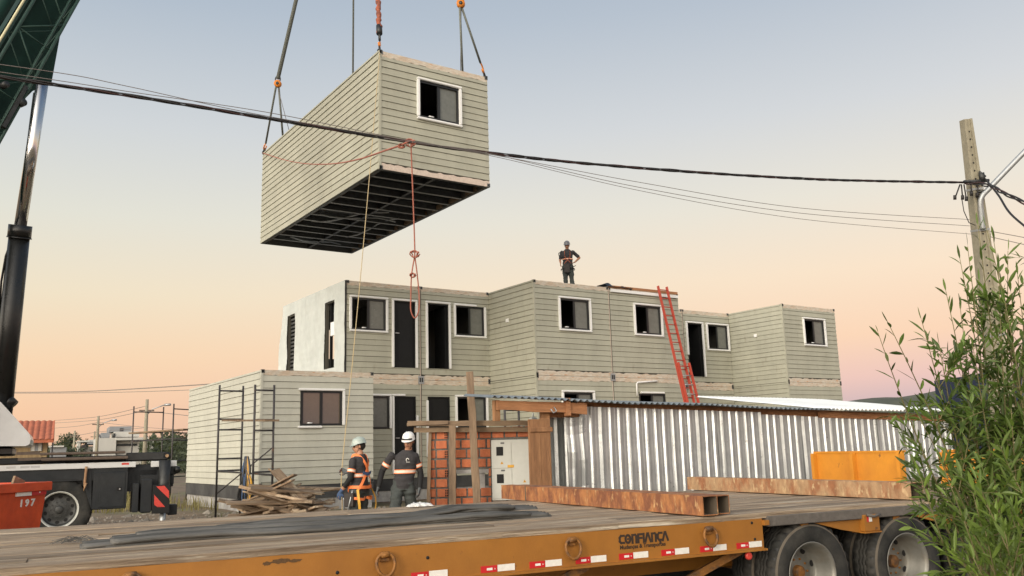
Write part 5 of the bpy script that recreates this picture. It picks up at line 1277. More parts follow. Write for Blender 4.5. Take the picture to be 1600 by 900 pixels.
# ================================================================== CONTAINER, FAR HOUSES, TREES
cp = atD(1540, 640, 24); co = thing('shipping_container', (cp.x, cp.y, .3), -30, 'dark navy shipping container half hidden behind the leafy shrub', 'container')
CoF = Frame((cp.x, cp.y, .3), -30); ztp = atD(1510, 583, 24).z-.3
b = MB(); n = 120
for (u0, u1, w0) in ((0, 6.0, 0),):
    P = []
    for j in (0, 1):
        for i in range(n+1):
            u = u0+(u1-u0)*i/n; q = (u/.28) % 1; d = 0 if q < .25 else (.036 if .4 < q < .85 else .02); P.append((u, w0+d, .15 if j == 0 else ztp-.1))
    b.add(P, [(i, i+1, n+2+i, n+1+i) for i in range(n)])
b.box(0, 6, .05, 2.4, .1, ztp-.02); b.box(-.03, 6.03, -.02, .1, ztp-.12, ztp); b.box(-.03, 6.03, -.02, .1, .0, .16); b.box(-.03, .12, -.02, .12, .16, ztp-.12); b.box(5.9, 6.03, -.02, .12, .16, ztp-.12)
b.build('body', 'bluebox', co)
rr = random.Random(2)
for (x, y, w_, h_) in ((1577, 674, .16, .16), (1590, 673, .2, .07), (1578, 688, .14, .08), (1592, 688, .16, .08), (1515, 593, .03, .6), (1560, 612, .3, .10)):
    u, z = CoF.sz(x, y, -.003); 
    if 0 < u < 6 and 0 < z < 3: MB().box(u, u+w_, -.006, -.003, z-h_/2, z+h_/2).build('label_plate', 'white', co)
# red roofed wooden house
hp = atD(30, 714, 46); HF = Frame((hp.x, hp.y, .4), -7); ho = thing('wooden_house', (hp.x, hp.y, .4), -7, 'small wooden house with a steep orange tiled roof behind the crane truck', 'house')
s0 = HF.sz(20, 700)[0]; s1, ze = HF.sz(75, 683); zr = HF.sz(60, 655)[1]; sr = HF.sz(84, 683)[0]
b = MB(); b.box(s0-3, s1, 0, 4.5, 0, ze-.1); b.build('wall', 'woodwall', ho)
b = MB(); n = 260; P = []; xs0, xs1 = s0-4, sr
for j in range(2):
    for i in range(n+1):
        u = xs0+(xs1-xs0)*i/n; P.append((u, (-.7 if j == 0 else 2.6), (ze-.15 if j == 0 else zr)+.05*abs(math.sin(u*11))))
b.add(P, [(i, i+1, n+2+i, n+1+i) for i in range(n)])
P2 = [(x, 5.9-y*1.0 if y < 0 else 2.6, z) for x, y, z in P]; b.add(P2, [(i, i+1, n+2+i, n+1+i) for i in range(n)]); b.box(xs0, xs1, -.65, -.6, ze-.3, ze-.12)
b.build('roof', 'tile', ho)
b = MB(); w0 = HF.sz(48, 700)[0]; w1 = HF.sz(66, 700)[0]; z0, z1 = HF.sz(50, 705)[1], HF.sz(50, 692)[1]; b.box(w0, w1, -.05, .02, z0, z1); b.mi = 1; b.box(w0+.35, w0+.5, -.07, -.05, z0, z1); b.box(w1-.5, w1-.35, -.07, -.05, z0, z1); b.build('window', ['houseg', 'housew'], ho)
b = MB(); b.box(s1+.2, sr, 1, 4, 0, ze-.2); b.build('side_shed', 'houseg', ho)
def blocks(name, label, px, py, D, rot, bl, grp='modern flat roofed houses far left'):
    o_ = atD(px, py, D); z0 = .5; Fh = Frame((o_.x, o_.y, z0), rot); o = thing(name, (o_.x, o_.y, z0), rot, label, 'house', grp)
    for (kind, x0, y0, x1, y1, w0, w1, m) in bl:
        a, zb_ = Fh.sz(x0, y1, w0); c, zt_ = Fh.sz(x1, y0, w0); b = MB(); b.box(a, c, w0, w1, (-.3 if kind == 'wall' and y1 >= 700 else zb_), zt_); b.build({'wall': 'wall', 'win': 'window', 'slab': 'roof_slab', 'door': 'door'}[kind], m, o)
    return o
blocks('modern_house', 'largest pale grey modern house with a dark top box, behind the left far scaffold', 150, 705, 85, -7, [
 ('wall', 150, 684, 182, 706, 0, 9, 'housew'), ('wall', 182, 688, 240, 706, .8, 9, 'housew'), ('slab', 181, 683, 232, 688, -.2, 9, 'housew'), ('wall', 178, 674, 218, 683, 2, 9, 'housew'), ('wall', 171, 666, 206, 675, 3, 9, 'houseg'), ('wall', 158, 676, 172, 684, 1, 6, 'houseg'),
 ('win', 182, 693, 214, 697, .7, .8, 'glassd'), ('win', 187, 669, 193, 674, 2.95, 3, 'glassd'), ('win', 177, 677, 180, 683, 1.9, 2, 'glassd'), ('win', 152, 679, 156, 683, 1.2, 3, 'glassd')])
blocks('modern_house', 'small white modern house with dark openings left of the largest pale one', 120, 705, 95, -7, [
 ('wall', 121, 690, 126, 706, 0, 8, 'housew'), ('wall', 126, 697, 150, 706, 1, 8, 'housew'), ('slab', 121, 688, 140, 691, -.2, 8, 'housew'), ('slab', 136, 691, 150, 694, -.2, 8, 'houseg'), ('wall', 138, 687, 149, 691, 2, 8, 'housew'), ('win', 128, 695, 137, 702, .9, 1, 'glassd')])
blocks('modern_house', 'long low pale building partly behind the dry grass, right of the left far scaffold', 240, 706, 110, -7, [
 ('wall', 231, 700, 250, 708, 0, 6, 'housew'), ('wall', 262, 703, 296, 716, -10, 0, 'housew')])
blocks('modern_house', 'low blue-grey roofed house between the wooden house and the dark tree', 80, 705, 80, -7, [
 ('wall', 78, 699, 104, 706, 0, 8, 'houseg'), ('slab', 76, 696, 100, 699, -.3, 8, 'housew')])
def blob_tree(name, label, px, py, D, hgt, wid, seed, n=700, ls=.28, grp='far trees', trunk=True, m='treeleaf'):
    o_ = atD(px, py, D); zb = gz(o_.x, o_.y); o = thing(name, (o_.x, o_.y, zb), 0, label, 'tree', grp); rr = random.Random(seed); b = MB()
    cl = [(rr.gauss(0, wid*.26), rr.gauss(0, wid*.26), hgt*rr.uniform(.35, .92), rr.uniform(.16, .32)*wid) for _ in range(12)]
    for i in range(n):
        cx, cy, cz, r = rr.choice(cl); v = V((rr.gauss(0, 1), rr.gauss(0, 1), rr.gauss(0, .8))).normalized()*r*rr.random()**.4; c = V((cx, cy, cz))+v; c.z = max(.2, c.z)
        a = V((rr.gauss(0, 1), rr.gauss(0, 1), rr.gauss(0, 1))).normalized(); u = a.orthogonal().normalized(); s = ls*rr.uniform(.6, 1.5)
        b.add([c-a*s, c+u*s*.5, c+a*s, c-u*s*.5], [(0, 1, 2, 3)])
    b.build('crown', m, o)
    if trunk:
        b = MB(); b.tube([(0, 0, -.2), (.05*wid, 0, hgt*.4), (0, .05*wid, hgt*.7)], [wid*.04, wid*.03, wid*.012], 7)
        for k in range(4):
            cx, cy, cz, r = cl[k]; b.tube([(0, 0, hgt*.35), (cx*.6, cy*.6, cz*.8), (cx, cy, cz)], [wid*.02, wid*.015, wid*.006], 5)
        b.build('trunk', 'bark', o)
rr = random.Random(33)
for k, (px, D, h, wd, lb) in enumerate(((97, 95, 3.4, 4, 'dark rounded tree just right of the wooden house roof'), (108, 92, 3.0, 3.4, 'dark slanting tree left of the white far house'), (101, 130, 6.5, 5, 'paler thin tree behind the dark rounded tree'), (88, 120, 4.5, 4, 'small tree beside the tiled roof edge'), (158, 100, 2.6, 2, 'small dark shrub tree in front of the largest pale house'),
    (226, 140, 5.0, 6, 'dark tree between the two uprights of the left far scaffold'), (243, 135, 5.6, 6, 'dark tree just right of the street pole'), (258, 130, 5.0, 6, 'dark tree behind the left far scaffold upright'), (270, 125, 6.5, 5, 'tallest dark tree behind the right far scaffold'), (283, 128, 5.2, 6, 'dark tree close to the end module at the right'), (262, 150, 7.4, 3, 'narrow tree top rising above the dark trees by the right far scaffold'))):
    blob_tree('tree', lb, px, 706, D, h*.85, wd*.85, k+50, n=900, ls=.22)
# bank of vegetation behind (reads as one mass)
b = MB(); rr = random.Random(9)
for i in range(5200):
    px = rr.uniform(218, 300); D = rr.uniform(80, 118); p = atD(px, 708, D); z = gz(p.x, p.y)+rr.random()**.7*(3.2+1.3*noise.noise(V((px*.09, 0, 0)))); a = V((rr.gauss(0, 1), rr.gauss(0, 1), rr.gauss(0, 1))).normalized(); u = a.orthogonal().normalized(); s = .25*rr.uniform(.5, 1.4); c = V((p.x, p.y, z))
    b.add([c-a*s, c+u*s*.5, c+a*s, c-u*s*.5], [(0, 1, 2, 3)])
tag(b.build('far_vegetation', 'treeleaf'), 'dark band of far bushes behind the scaffolds at the left', 'bushes', kind='stuff')
# street poles of the next street
tops = {}
for k, (x, yt, D, lamp, lb) in enumerate(((230, 624, 60, 1, 'tallest far street pole, with a lamp arm, behind the left far scaffold'), (154, 650, 78, 1, 'far street pole with a lamp arm in front of the pale houses'), (117, 673, 100, 0, 'small far pole beside the white house'), (148, 674, 120, 0, 'faint thin pole just left of the one with the lamp'))):
    p = atD(x-(0), 712, D); t = atD(x, yt, D); zb = gz(p.x, p.y); p = V((t.x, t.y, zb)); o = thing('street_pole', p, 0, lb, 'street pole', 'far street poles'); h = t.z-zb
    b = MB(); b.tube([(0, 0, 0), (0, 0, h)], [.17, .10], 8); b.build('shaft', 'poleconc', o)
    if lamp: b = MB(); q = RT*1.2; b.tube([(0, 0, h*.80), tuple(q*.35+V((0, 0, h*.88))), tuple(q+V((0, 0, h*.93)))], .035, 6); b.tube([tuple(q+V((0, 0, h*.93))), tuple(q*1.35+V((0, 0, h*.935)))], .08, 6); b.build('lamp_arm', 'galv', o)
    b = MB(); q = RT*.5; b.obox(tuple(-q+V((0, 0, h*.86))), tuple(q+V((0, 0, h*.86))), .08, .1); b.build('crossarm', 'bark', o); tops[k] = p+V((0, 0, h))
GB = 'wires of the far street'
def bw_(label, pts, D0, D1, r=.022):
    n = len(pts); P = [atD(x, y, D0+(D1-D0)*i/(n-1)) for i, (x, y) in enumerate(pts)]; return wl_thing('far_wire', smooth_path(P), r, 'wire', label, 'wire', GB, n=4)
bw_('upper far wire running left from the tallest far pole over the tiled roof', [(85, 657), (154, 651), (230, 634)], 90, 60)
bw_('second far wire just below the upper one', [(85, 661), (154, 656), (230, 641)], 90, 60)
bw_('far wire from the tiled roof edge to the lamp pole', [(84, 669), (120, 666), (154, 660)], 90, 78)
bw_('far wire sloping down right from the lamp pole', [(156, 660), (230, 668), (296, 672)], 78, 70)
bw_('far wire from the tallest pole to the end module', [(230, 643), (262, 646), (298, 650)], 60, 50)
bw_('lowest far wire over the white house', [(88, 681), (120, 680), (154, 675), (230, 668)], 95, 62)
bw_('long nearly level wire above the far roofs, ending at the end module', [(-60, 612), (12, 613), (120, 612), (220, 607), (330, 600)], 40, 28, .02)
bw_('second level wire just under the long one', [(-60, 613), (12, 614.5), (120, 614), (220, 612), (330, 608)], 40, 28, .012)

# ================================================================== GROUND COVER
rr = random.Random(17)
def tufts(name, label, spots, m, hmax, nb, spread):
    b = MB()
    for (x, y) in spots:
        z = gz(x, y)
        for k in range(nb):
            a = rr.uniform(0, 6.28); px, py = x+rr.gauss(0, spread), y+rr.gauss(0, spread); h = hmax*rr.uniform(.35, 1); lx, ly = math.cos(a)*h*.35, math.sin(a)*h*.35; w_ = .008+.004*rr.random(); ux, uy = -math.sin(a)*w_, math.cos(a)*w_
            b.add([(px-ux, py-uy, z-.02), (px+ux, py+uy, z-.02), (px+lx*.4+ux*.8, py+ly*.4+uy*.8, z+h*.6), (px+lx*.4-ux*.8, py+ly*.4-uy*.8, z+h*.6), (px+lx, py+ly, z+h)], [(0, 1, 2, 3), (3, 2, 4)])
    return tag(b.build(name, m), label, 'grass', kind='stuff')
sp = []
for i in range(900):
    D = rr.uniform(23, 60); x = rr.uniform(-20, 420); p = atD(x, 720, D)
    if p.x > 6.8 and p.y > 20.8: continue
    sp.append((p.x, p.y))
tufts('dry_grass', 'dry yellowish grass and weeds on the open lot at the left', sp, 'grassdry', .42, 16, .35)
sp = []
for i in range(330):
    x = rr.uniform(240, 640); D = rr.uniform(12.5, 20.3); p = atD(x, 780, D)
    if p.x > 6.8 and p.y > 20.9: continue
    if noise.noise(V((p.x*.6, p.y*.6, 3))) > .12: sp.append((p.x, p.y))
tufts('grass', 'low green and brown weeds between the crane truck and the building', sp, 'grass', .11, 12, .2)
b = MB()
for i in range(2600):
    D = rr.uniform(11, 22); p = atD(rr.uniform(120, 700), 780, D); 
    if p.x > 6.8 and p.y > 21: continue
    s = rr.uniform(.012, .05)*(1+2*(rr.random() < .04)); z = gz(p.x, p.y)
    b.add([(p.x+s*rr.uniform(.7, 1.3)*math.cos(a), p.y+s*rr.uniform(.7, 1.3)*math.sin(a), z-.01) for a in (0, 1.26, 2.5, 3.77, 5.03)]+[(p.x+s*.2, p.y, z+s*rr.uniform(.5, .9))], [(0, 1, 5), (1, 2, 5), (2, 3, 5), (3, 4, 5), (4, 0, 5)])
tag(b.build('gravel', 'pebble'), 'loose stones and rubble on the brown soil', 'gravel', kind='stuff')

# ================================================================== LEAFY SHRUB, NEAR RIGHT
def leaf(b, base, d, L, W, rr, nrm=None):
    if rr.random() < .2: L *= .6; W *= .8
    d = V(d).normalized(); s = d.cross(V((0, 0, 1))+V((rr.gauss(0, .5), rr.gauss(0, .5), rr.gauss(0, .4)))).normalized(); up = s.cross(d).normalized()
    dr = V((0, 0, -1))*L*rr.uniform(.0, .18)
    pts = []
    for t, w_ in ((0, .06), (.22, .75), (.5, 1), (.78, .62), (1, .0)):
        c = base+d*L*t+dr*t*t
        if w_: pts.append((c-s*W*w_*.5+up*W*.18*w_, c, c+s*W*w_*.5+up*W*.18*w_))
        else: pts.append((c,))
    P = []; 
    for q in pts: P += [tuple(x) for x in q]
    Fq = []
    for i in range(3): Fq += [(i*3, i*3+1, i*3+4, i*3+3), (i*3+1, i*3+2, i*3+5, i*3+4)]
    Fq += [(9, 10, 12), (10, 11, 12)]
    b.add(P, Fq)
def shrub(label, base, targets, seed, L=.125, W=.021, dens=1., m='leaf', sub=5):
    """targets: tips of the main shoots (world)"""
    o = thing('shrub', base, 0, label, 'shrub', 'leafy shrubs at the right edge'); rr = random.Random(seed); st = MB(); lv = MB(); lv.smooth = False
    def shoot(a, c, r, nl, LL, lvl):
        n = 10; mid = a.lerp(c, .5)+V((rr.gauss(0, .06), rr.gauss(0, .06), .12))*(a-c).length*.5
        P = [a*(1-t)**2+mid*2*t*(1-t)+c*t*t for t in [i/n for i in range(n+1)]]
        st.tube([p-base for p in P], [r*.75*(1-.8*i/n) for i in range(n+1)], 5)
        ph = rr.random()*6
        for i in range(nl):
            t = (i+.5)/nl; t = (.12 if lvl else .35)+(.88 if lvl else .65)*t; k = min(int(t*n), n-1); f = t*n-k; p = P[k].lerp(P[k+1], f); d = (P[k+1]-P[k]).normalized(); s = d.orthogonal().normalized(); q = d.cross(s); ph += 2.4
            dd = (s*math.cos(ph)+q*math.sin(ph))*rr.uniform(.5, .95)+d*rr.uniform(.7, 1.1)+V((0, 0, .15))
            leaf(lv, p-base, dd, LL*rr.uniform(.55, 1.15), W*rr.uniform(.75, 1.2), rr)
        leaf(lv, P[-1]-base, d, LL*.8, W*.7, rr)
        return P
    for T, k in targets:
        a = V(base)+V((rr.gauss(0, .06), rr.gauss(0, .06), 0)); P = shoot(a, V(T), .013, int(24*dens), L, 0)
        for j in range(int(sub*k)):
            t = rr.uniform(.30, .92); i = int(t*10); p = P[i]; d = (P[min(i+1, 10)]-P[i-1]).normalized(); v = V((rr.gauss(0, 1), rr.gauss(0, 1), rr.gauss(.3, .6))).normalized(); e = p+(d*.5+v*.8)*rr.uniform(.25, .62)*(1.15-t*.5)
            Q = shoot(p, e, .005, int(15*dens), L*.92, 1)
            for jj in range(2):
                i2 = rr.randint(3, 8); v = V((rr.gauss(0, 1), rr.gauss(0, 1), rr.gauss(.3, .5))).normalized(); shoot(Q[i2], Q[i2]+v*rr.uniform(.1, .24), .003, int(8*dens), L*.85, 1)
    st.build('stems', 'stem', o); lv.build('leaves', m, o); return o
bs = atD(1590, 1010, 5.6); bs.z = .1
TT = []
for (x, y, D, k) in ((1541, 355, 5.6, .7), (1512, 385, 5.5, .8), (1388, 505, 5.1, .55), (1372, 520, 5.3, .4), (1440, 500, 5.4, 1), (1478, 455, 5.6, 1), (1500, 478, 5.3, 1.1), (1530, 440, 5.9, 1.2), (1560, 420, 5.4, 1), (1590, 430, 5.5, 1.2), (1625, 410, 5.7, 1.2), (1570, 470, 5.1, 1.2), (1468, 540, 5.2, 1.3), (1520, 540, 5.0, 1.1), (1610, 500, 5.3, 1.3), (1460, 590, 5.3, 1.2), (1560, 560, 5.6, .9), (1640, 560, 5.2, .9), (1435, 650, 5.0, .7), (1490, 640, 5.4, .5), (1412, 690, 4.9, .45), (1580, 640, 5.0, .7), (1660, 480, 5.9, 1)):
    TT.append((atD(x, y, D), k))
TT += [(atD(x, y, D), k) for x, y, D, k in ((1528, 352, 5.7, .9), (1552, 372, 5.5, .9), (1500, 405, 5.6, .9), (1575, 392, 5.8, .8))]
shrub('tall leafy shrub with narrow pointed leaves in front of the pole at the right edge', bs, TT, 5, dens=1.05, sub=6)
bs2 = atD(1610, 1060, 4.4); bs2.z = .1; TT = []
for (x, y, D, k) in ((1438, 745, 4.5, .4), (1470, 720, 4.7, .5), (1520, 770, 4.4, .9), (1505, 810, 4.3, .8), (1545, 790, 4.6, .8), (1590, 800, 4.3, .9), (1620, 730, 4.5, 1.2), (1540, 830, 4.2, 1.0), (1520, 870, 4.2, .8), (1570, 830, 4.1, 1.1), (1640, 780, 4.3, 1.1)):
    TT.append((atD(x, y, D), k))
shrub('lower lighter green shrub with long narrow leaves beside the trailer wheels', bs2, TT, 8, L=.13, W=.020, dens=.9, m='leafy', sub=4)

# ================================================================== PEOPLE
def evalmesh(b, vox, smooth=6, name='body', wr=0):
    me = bpy.data.meshes.new(name); me.from_pydata(b.v, [], b.f)
    bm = bmesh.new(); bm.from_mesh(me); bmesh.ops.recalc_face_normals(bm, faces=bm.faces); bm.to_mesh(me); bm.free()
    o = bpy.data.objects.new('t', me); C.objects.link(o)
    m = o.modifiers.new('r', 'REMESH'); m.mode = 'VOXEL'; m.voxel_size = vox; m.use_smooth_shade = True
    s = o.modifiers.new('s', 'SMOOTH'); s.iterations = smooth; s.factor = .5
    out = bpy.data.meshes.new_from_object(o.evaluated_get(bpy.context.evaluated_depsgraph_get())); bpy.data.objects.remove(o); out.name = name
    for p in out.polygons: p.use_smooth = True
    if wr:
        N_ = [q.normal.copy() for q in out.vertices]
        for q, nn_ in zip(out.vertices, N_): q.co += nn_*wr*(noise.noise(V((q.co.x*9, q.co.y*9, q.co.z*14)))+.6*noise.noise(V((q.co.x*5+3, q.co.y*5, q.co.z*26))))
    return out
def ell(b, secs, n=20, ax=None):
    """closed loft through ellipses: (centre, rx, ry, x axis, y axis)"""
    P = []
    for c, rx, ry, X_, Yx in secs: 
        for k in range(n): t = 2*math.pi*k/n; P.append(tuple(V(c)+V(X_)*rx*math.cos(t)+V(Yx)*ry*math.sin(t)))
    K = len(secs); b.add(P, [(i*n+k, i*n+(k+1) % n, (i+1)*n+(k+1) % n, (i+1)*n+k) for i in range(K-1) for k in range(n)]+[tuple(range(n-1, -1, -1)), tuple((K-1)*n+k for k in range(n))])
def limb(b, pts, rs, n=14):
    P = smooth_path(pts, 5) if len(pts) > 2 else [V(p) for p in pts]; R_ = []
    k = (len(P)-1)/(len(pts)-1)
    for i in range(len(P)):
        f = i/k; a = min(int(f), len(pts)-2); R_.append(rs[a]+(rs[a+1]-rs[a])*(f-a))
    b.tube(P, R_, n); 
    for p, r in ((P[0], rs[0]), (P[-1], rs[-1])): sph(b, p, r*.98)
def sph(b, c, r, sx=1, sy=1, sz=1, n=12):
    c = V(c); P = [tuple(c+V((0, 0, -r*sz)))]
    for j in range(1, n//2+2):
        t = math.pi*j/(n//2+2)
        for k in range(n): a = 2*math.pi*k/n; P.append(tuple(c+V((r*sx*math.sin(t)*math.cos(a), r*sy*math.sin(t)*math.sin(a), -r*sz*math.cos(t)))))
    P.append(tuple(c+V((0, 0, r*sz)))); m = n//2+1
    b.add(P, [(0, 1+(k+1) % n, 1+k) for k in range(n)]+[(1+j*n+k, 1+j*n+(k+1) % n, 1+(j+1)*n+(k+1) % n, 1+(j+1)*n+k) for j in range(m-1) for k in range(n)]+[(1+(m-1)*n+k, 1+(m-1)*n+(k+1) % n, len(P)-1) for k in range(n)])
def hand(b, wrist, d, palmn, side, curl=.5, r=1.):
    """palm + four bent fingers + thumb. d: pointing direction, palmn: palm normal, side: +1/-1 thumb side"""
    w_ = V(wrist); d = V(d).normalized(); n = (V(palmn)-d*V(palmn).dot(d)).normalized(); s = d.cross(n).normalized()*side
    ell(b, [(w_-d*.01, .026*r, .019*r, s, n), (w_+d*.03, .036*r, .017*r, s, n), (w_+d*.075, .042*r, .015*r, s, n), (w_+d*.095, .038*r, .012*r, s, n)], 14)
    for i, (off, L, rr_) in enumerate(((.030, .072, .0095), (.010, .080, .010), (-.011, .074, .0095), (-.030, .058, .0085))):
        p = w_+d*.085+s*off*r; P = [p-d*.02]; a = 0; q = p
        for k in range(3):
            a += curl*(.55, .9, .8)[k]; v = d*math.cos(a)+n*math.sin(a); P.append(q); q = q+v*L*(.45, .31, .24)[k]
        P.append(q); b.tube(P, [rr_*r, rr_*r, rr_*.95*r, rr_*.9*r, rr_*.75*r], 8); sph(b, q, rr_*.74*r, n=6)
    p = w_+d*.025+s*.030*r; b.tube([p-s*.01, p+s*.025+d*.02+n*.008, p+s*.035+d*.05+n*(.012+.02*curl), p+s*.025+d*.075+n*(.018+.035*curl)], [.013*r, .0125*r, .011*r, .009*r], 8)
def head(b, c, yawr, pitchd, hb=None):
    """face looks along local -y turned by yawr, tilted down by pitchd"""
    M_ = Matrix.Translation(V(c)) @ Matrix.Rotation(yawr, 4, 'Z') @ Matrix.Rotation(R(pitchd), 4, 'X')
    t = MB(); sph(t, (0, .01, .035), .092, .84, 1.05, 1.0, 20); sph(t, (0, -.02, -.035), .07, .86, 1.02, 1.0, 16); sph(t, (0, -.050, -.082), .030, 1.1, .9, .8, 12)
    sph(t, (0, -.100, -.012), .016, .8, 1.2, 1.1, 10); t.tube([(0, -.082, .025), (0, -.098, .0), (0, -.108, -.014)], [.009, .011, .012], 8)
    sph(t, (-.033, -.076, .034), .020, 1.2, .6, .45, 10); sph(t, (.033, -.076, .034), .020, 1.2, .6, .45, 10)       # brow
    sph(t, (0, -.088, -.048), .018, 1.3, .7, .6, 10)       # lips
    sph(t, (-.030, -.066, -.02), .020, 1, .7, 1, 10); sph(t, (.030, -.066, -.02), .020, 1, .7, 1, 10)
    for s in (-1, 1): sph(t, (s*.080, .012, -.002), .024, .35, .8, 1.25, 10)
    b.add([tuple(M_ @ V(v)) for v in t.v], t.f); return M_
def put(me, name, m, par):
    o = bpy.data.objects.new(name, me); C.objects.link(o); me.materials.clear(); me.materials.append(M[m]); o.parent = par; return o
def xf(b, M_, f): 
    t = MB(); f(t); b.add([tuple(M_ @ V(v)) for v in t.v], t.f); return b
def helmet(par, M_, m, band=True, goggles=False, logo=False, phone=False):
    t = MB(); n = 32
    prof = [(0.0, .118), (.012, .112), (.05, .108), (.085, .092), (.108, .066), (.120, .03), (.122, .0)]
    P = []
    for h, r in prof:
        for k in range(n):
            a = 2*math.pi*k/n; rr_ = r*(1.0+(.13 if h < .003 else 0)*max(0, math.cos(a))**2); P.append((rr_*.90*math.sin(a), -rr_*1.10*math.cos(a)*(1.22 if h < .003 and math.cos(a) > 0 else 1), h+(.007*math.cos(4*a) if h > .09 else 0)*0-(.010*max(0, math.cos(a)) if h < .003 else 0)))
    t.smooth = True; K = len(prof); t.add(P, [(i*n+k, i*n+(k+1) % n, (i+1)*n+(k+1) % n, (i+1)*n+k) for i in range(K-1) for k in range(n)])
    t.add([(x*.96, y*.96, z-.006) for x, y, z in P[:n]]+[(x*.6, y*.6, .02) for x, y, z in P[:n]], [(k, (k+1) % n, n+(k+1) % n, n+k) for k in range(n)]); t.smooth = False
    for x in (-.03, 0, .03): t.tube([(x, -.105, .045), (x, -.075, .098), (x, 0, .123), (x, .075, .10), (x, .10, .055)], [.003, .006, .007, .006, .003], 6)
    MM = M_ @ Matrix.Translation((0, .008, .045)) @ Matrix.Rotation(R(3), 4, 'X'); b = MB(); b.v = [tuple(MM @ V(v)) for v in t.v]; b.f = t.f; b.m = t.m; b.sm = t.sm
    h = b.build('hard_hat', m, par)
    b = MB(); P = [MM @ V((.104*math.sin(a), -.126*math.cos(a), .030 if not goggles else .028-.01*abs(math.sin(a)))) for a in [i*2*math.pi/28 for i in range(28)]]
    if goggles:
        b.tube([MM @ V((.108*math.sin(a), -.132*math.cos(a), .026)) for a in [-.9+i*.15 for i in range(13)]], [.006]+[.013]*3+[.010]*5+[.013]*3+[.006], 8); b.build('goggles', 'black', h)
    else: b.tube([MM @ V((.112*math.sin(a), .10*1.1*-math.cos(a), .0)) for a in [1.2+i*.25 for i in range(16)]], .007, 6); b.build('head_band', 'black', h)
    b = MB(); b.tube([M_ @ V(p) for p in ((-.082, .0, .05), (-.078, -.01, -.03), (-.03, -.055, -.105), (.03, -.055, -.105), (.078, -.01, -.03), (.082, .0, .05))], .0035, 5); b.build('chin_strap', 'black', h)
    return h
def band(par, c0, c1, rx, ry, X_, Yx, m, name, n=24):
    """flat band round an elliptical section between two centres"""
    b = MB(); b.smooth = True; P = []
    for c in (c0, c1):
        for k in range(n): t = 2*math.pi*k/n; P.append(tuple(V(c)+V(X_)*rx*math.cos(t)+V(Yx)*ry*math.sin(t)))
    b.add(P, [(k, (k+1) % n, n+(k+1) % n, n+k) for k in range(n)]); return b.build(name, m, par)
